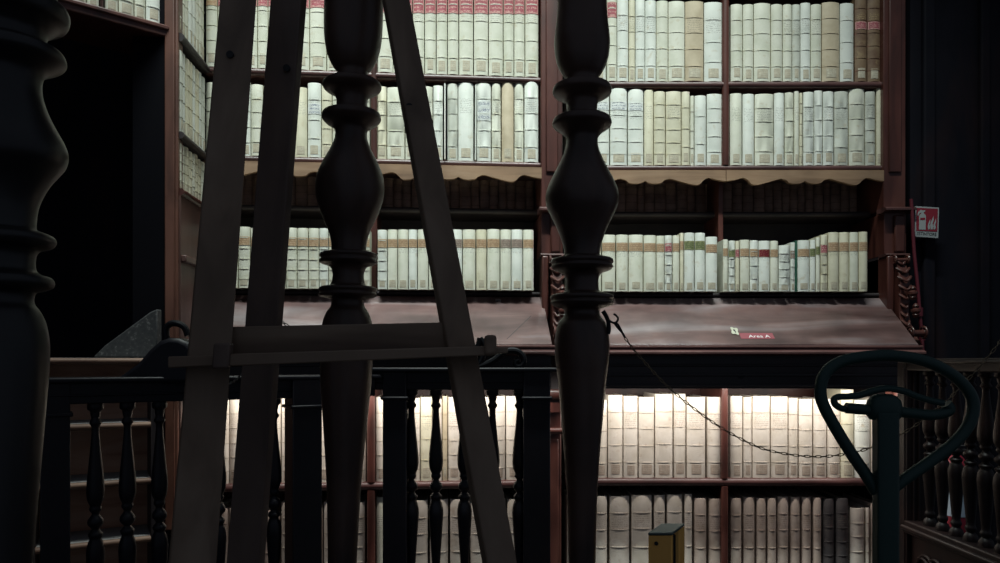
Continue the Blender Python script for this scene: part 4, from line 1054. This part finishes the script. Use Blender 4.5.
q.prism([(a*k, b_*k) for a, b_ in ((-7.5,-7.6),(-1.2,-7.8),(-1.2,6.0),(-2.2,7.8),(-3.4,8.3),(-3.4,9.4),(-1.8,10.6),(-2.2,11.6),(-4.4,11.4),(-6.4,12),(-8.4,10),(-9.3,6.6),(-8.3,6.2),(-7.4,8.8),(-5.6,9.2),(-5.6,8.3),(-6.8,7.6),(-7.5,6))], *Y, 'y')
q.build('extinguisher_symbol', M['signwhite'], rt)
q = MB(); q.box(-6.6*k, -2.0*k, -.0030, -.0021, 2.0*k, 4.2*k); q.build('symbol_band', M['red'], rt)
q = MB()
for (dx, s_) in ((2.2, .75), (5.0, 1.0), (7.6, .8)):
    q.prism([((dx+a*s_)*k, (-7.5+b_*s_)*k) for a, b_ in ((-1.2,0),(.6,.3),(1.0,3),(.2,6),(1.2,9),(1.0,13.5),(-.3,10),(-1.4,7),(-1.9,3.5))], *Y, 'y')
q.build('flame_symbol', M['signwhite'], rt)
text('ESTINTORE', 4.2*k, M['black'], rt, (0.1*k, -.0006, -12.1*k), rot=(math.radians(90), math.radians(3), 0), ext=.0004, sx=.86)
# fire extinguisher behind the right balustrade
A = W(956.5, 540, 2.62)
rt = empty('fire_extinguisher', (A.x, 2.62, .0)); tag(rt, 'red fire extinguisher with pale label standing behind the far right balusters', 'fire extinguisher')
zt = W(956, 455, 2.62).z; zb = W(956, 600, 2.62).z
R0 = .040
q = MB(); q.lathe([(.01, zb), (R0*.95, zb), (R0, zb+.01), (R0, zt-.06), (R0*.92, zt-.035), (R0*.6, zt-.012), (R0*.35, zt), (R0*.3, zt+.02)], seg=32); q.build('cylinder', M['red'], rt)
q = MB(); n = 16
vs = []
for z in (W(956, 515, 2.62).z, W(956, 466, 2.62).z):
    for i in range(n):
        a = math.pi*(1.02 + .96*i/(n-1)); vs.append(((R0+.001)*math.cos(a), (R0+.001)*math.sin(a), z))
q.add(vs, [(i, i+1, n+i+1, n+i) for i in range(n-1)]); q.build('paper_label', M['blue_sheet'], rt)
q = MB(); q.box(-.012, .05, -.008, .008, zt+.01, zt+.022); q.box(-.012, .045, -.006, .006, zt+.03, zt+.036); q.build('valve_handle', M['rubber'], rt, bevel=.002)
q = MB(); q.box(-.07, .07, -.07, .07, 0, zb); q.build('stand', M['case_dark'], rt)

# ------------------------------------------------------------------ light
def area(name, loc, aim, sx, sy, power, color, spread=180):
    l = bpy.data.lights.new(name, 'AREA'); l.shape = 'RECTANGLE'; l.size = sx; l.size_y = sy; l.energy = power; l.color = color
    l.spread = math.radians(spread)
    o = bpy.data.objects.new(name, l); col.objects.link(o); o.location = loc
    dv = Vector(aim)-Vector(loc); o.rotation_euler = dv.to_track_quat('-Z', 'Y').to_euler(); return o
area('shelf_washer_light', (-.05, 1.98, H+2.9), (-.05, 3.0, H-.02), 2.9, .07, 30, (.90, 1.0, .95), 64)
for fr, u, wd in ((FR, .915, 1.27), (FL, -.66, 1.27)):
    for v, pw, c, dv in ((-.106, 1.2, (1.0, .98, .90), .01), (-.182, 4.0, (1.0, .935, .86), .12)):  # second, pinkish strip is an added fill for the lowest books
        area('under_desk_light_and_fill', fr.P(u, v, H-.095), fr.P(u, v+dv, H-.60), wd, .012, pw, c)
w = bpy.data.worlds.new('World'); scene.world = w; w.use_nodes = True
bg = w.node_tree.nodes['Background']; bg.inputs[0].default_value = (.74, .86, 1.08, 1); bg.inputs[1].default_value = .088

cam = bpy.data.cameras.new('Camera'); co = bpy.data.objects.new('Camera', cam); col.objects.link(co)
co.location = (0, 0, H); co.rotation_euler = (math.radians(90), 0, 0)
cam.sensor_width = 36; cam.lens = F*36/1000; cam.shift_y = (HY-281.5)/1000; cam.clip_start = .02
scene.camera = co
vs_ = scene.view_settings
vs_.view_transform = 'Standard'; vs_.look = 'None'; vs_.gamma = 1; vs_.use_curve_mapping = False; vs_.exposure = 0
print('books', nbook[0])
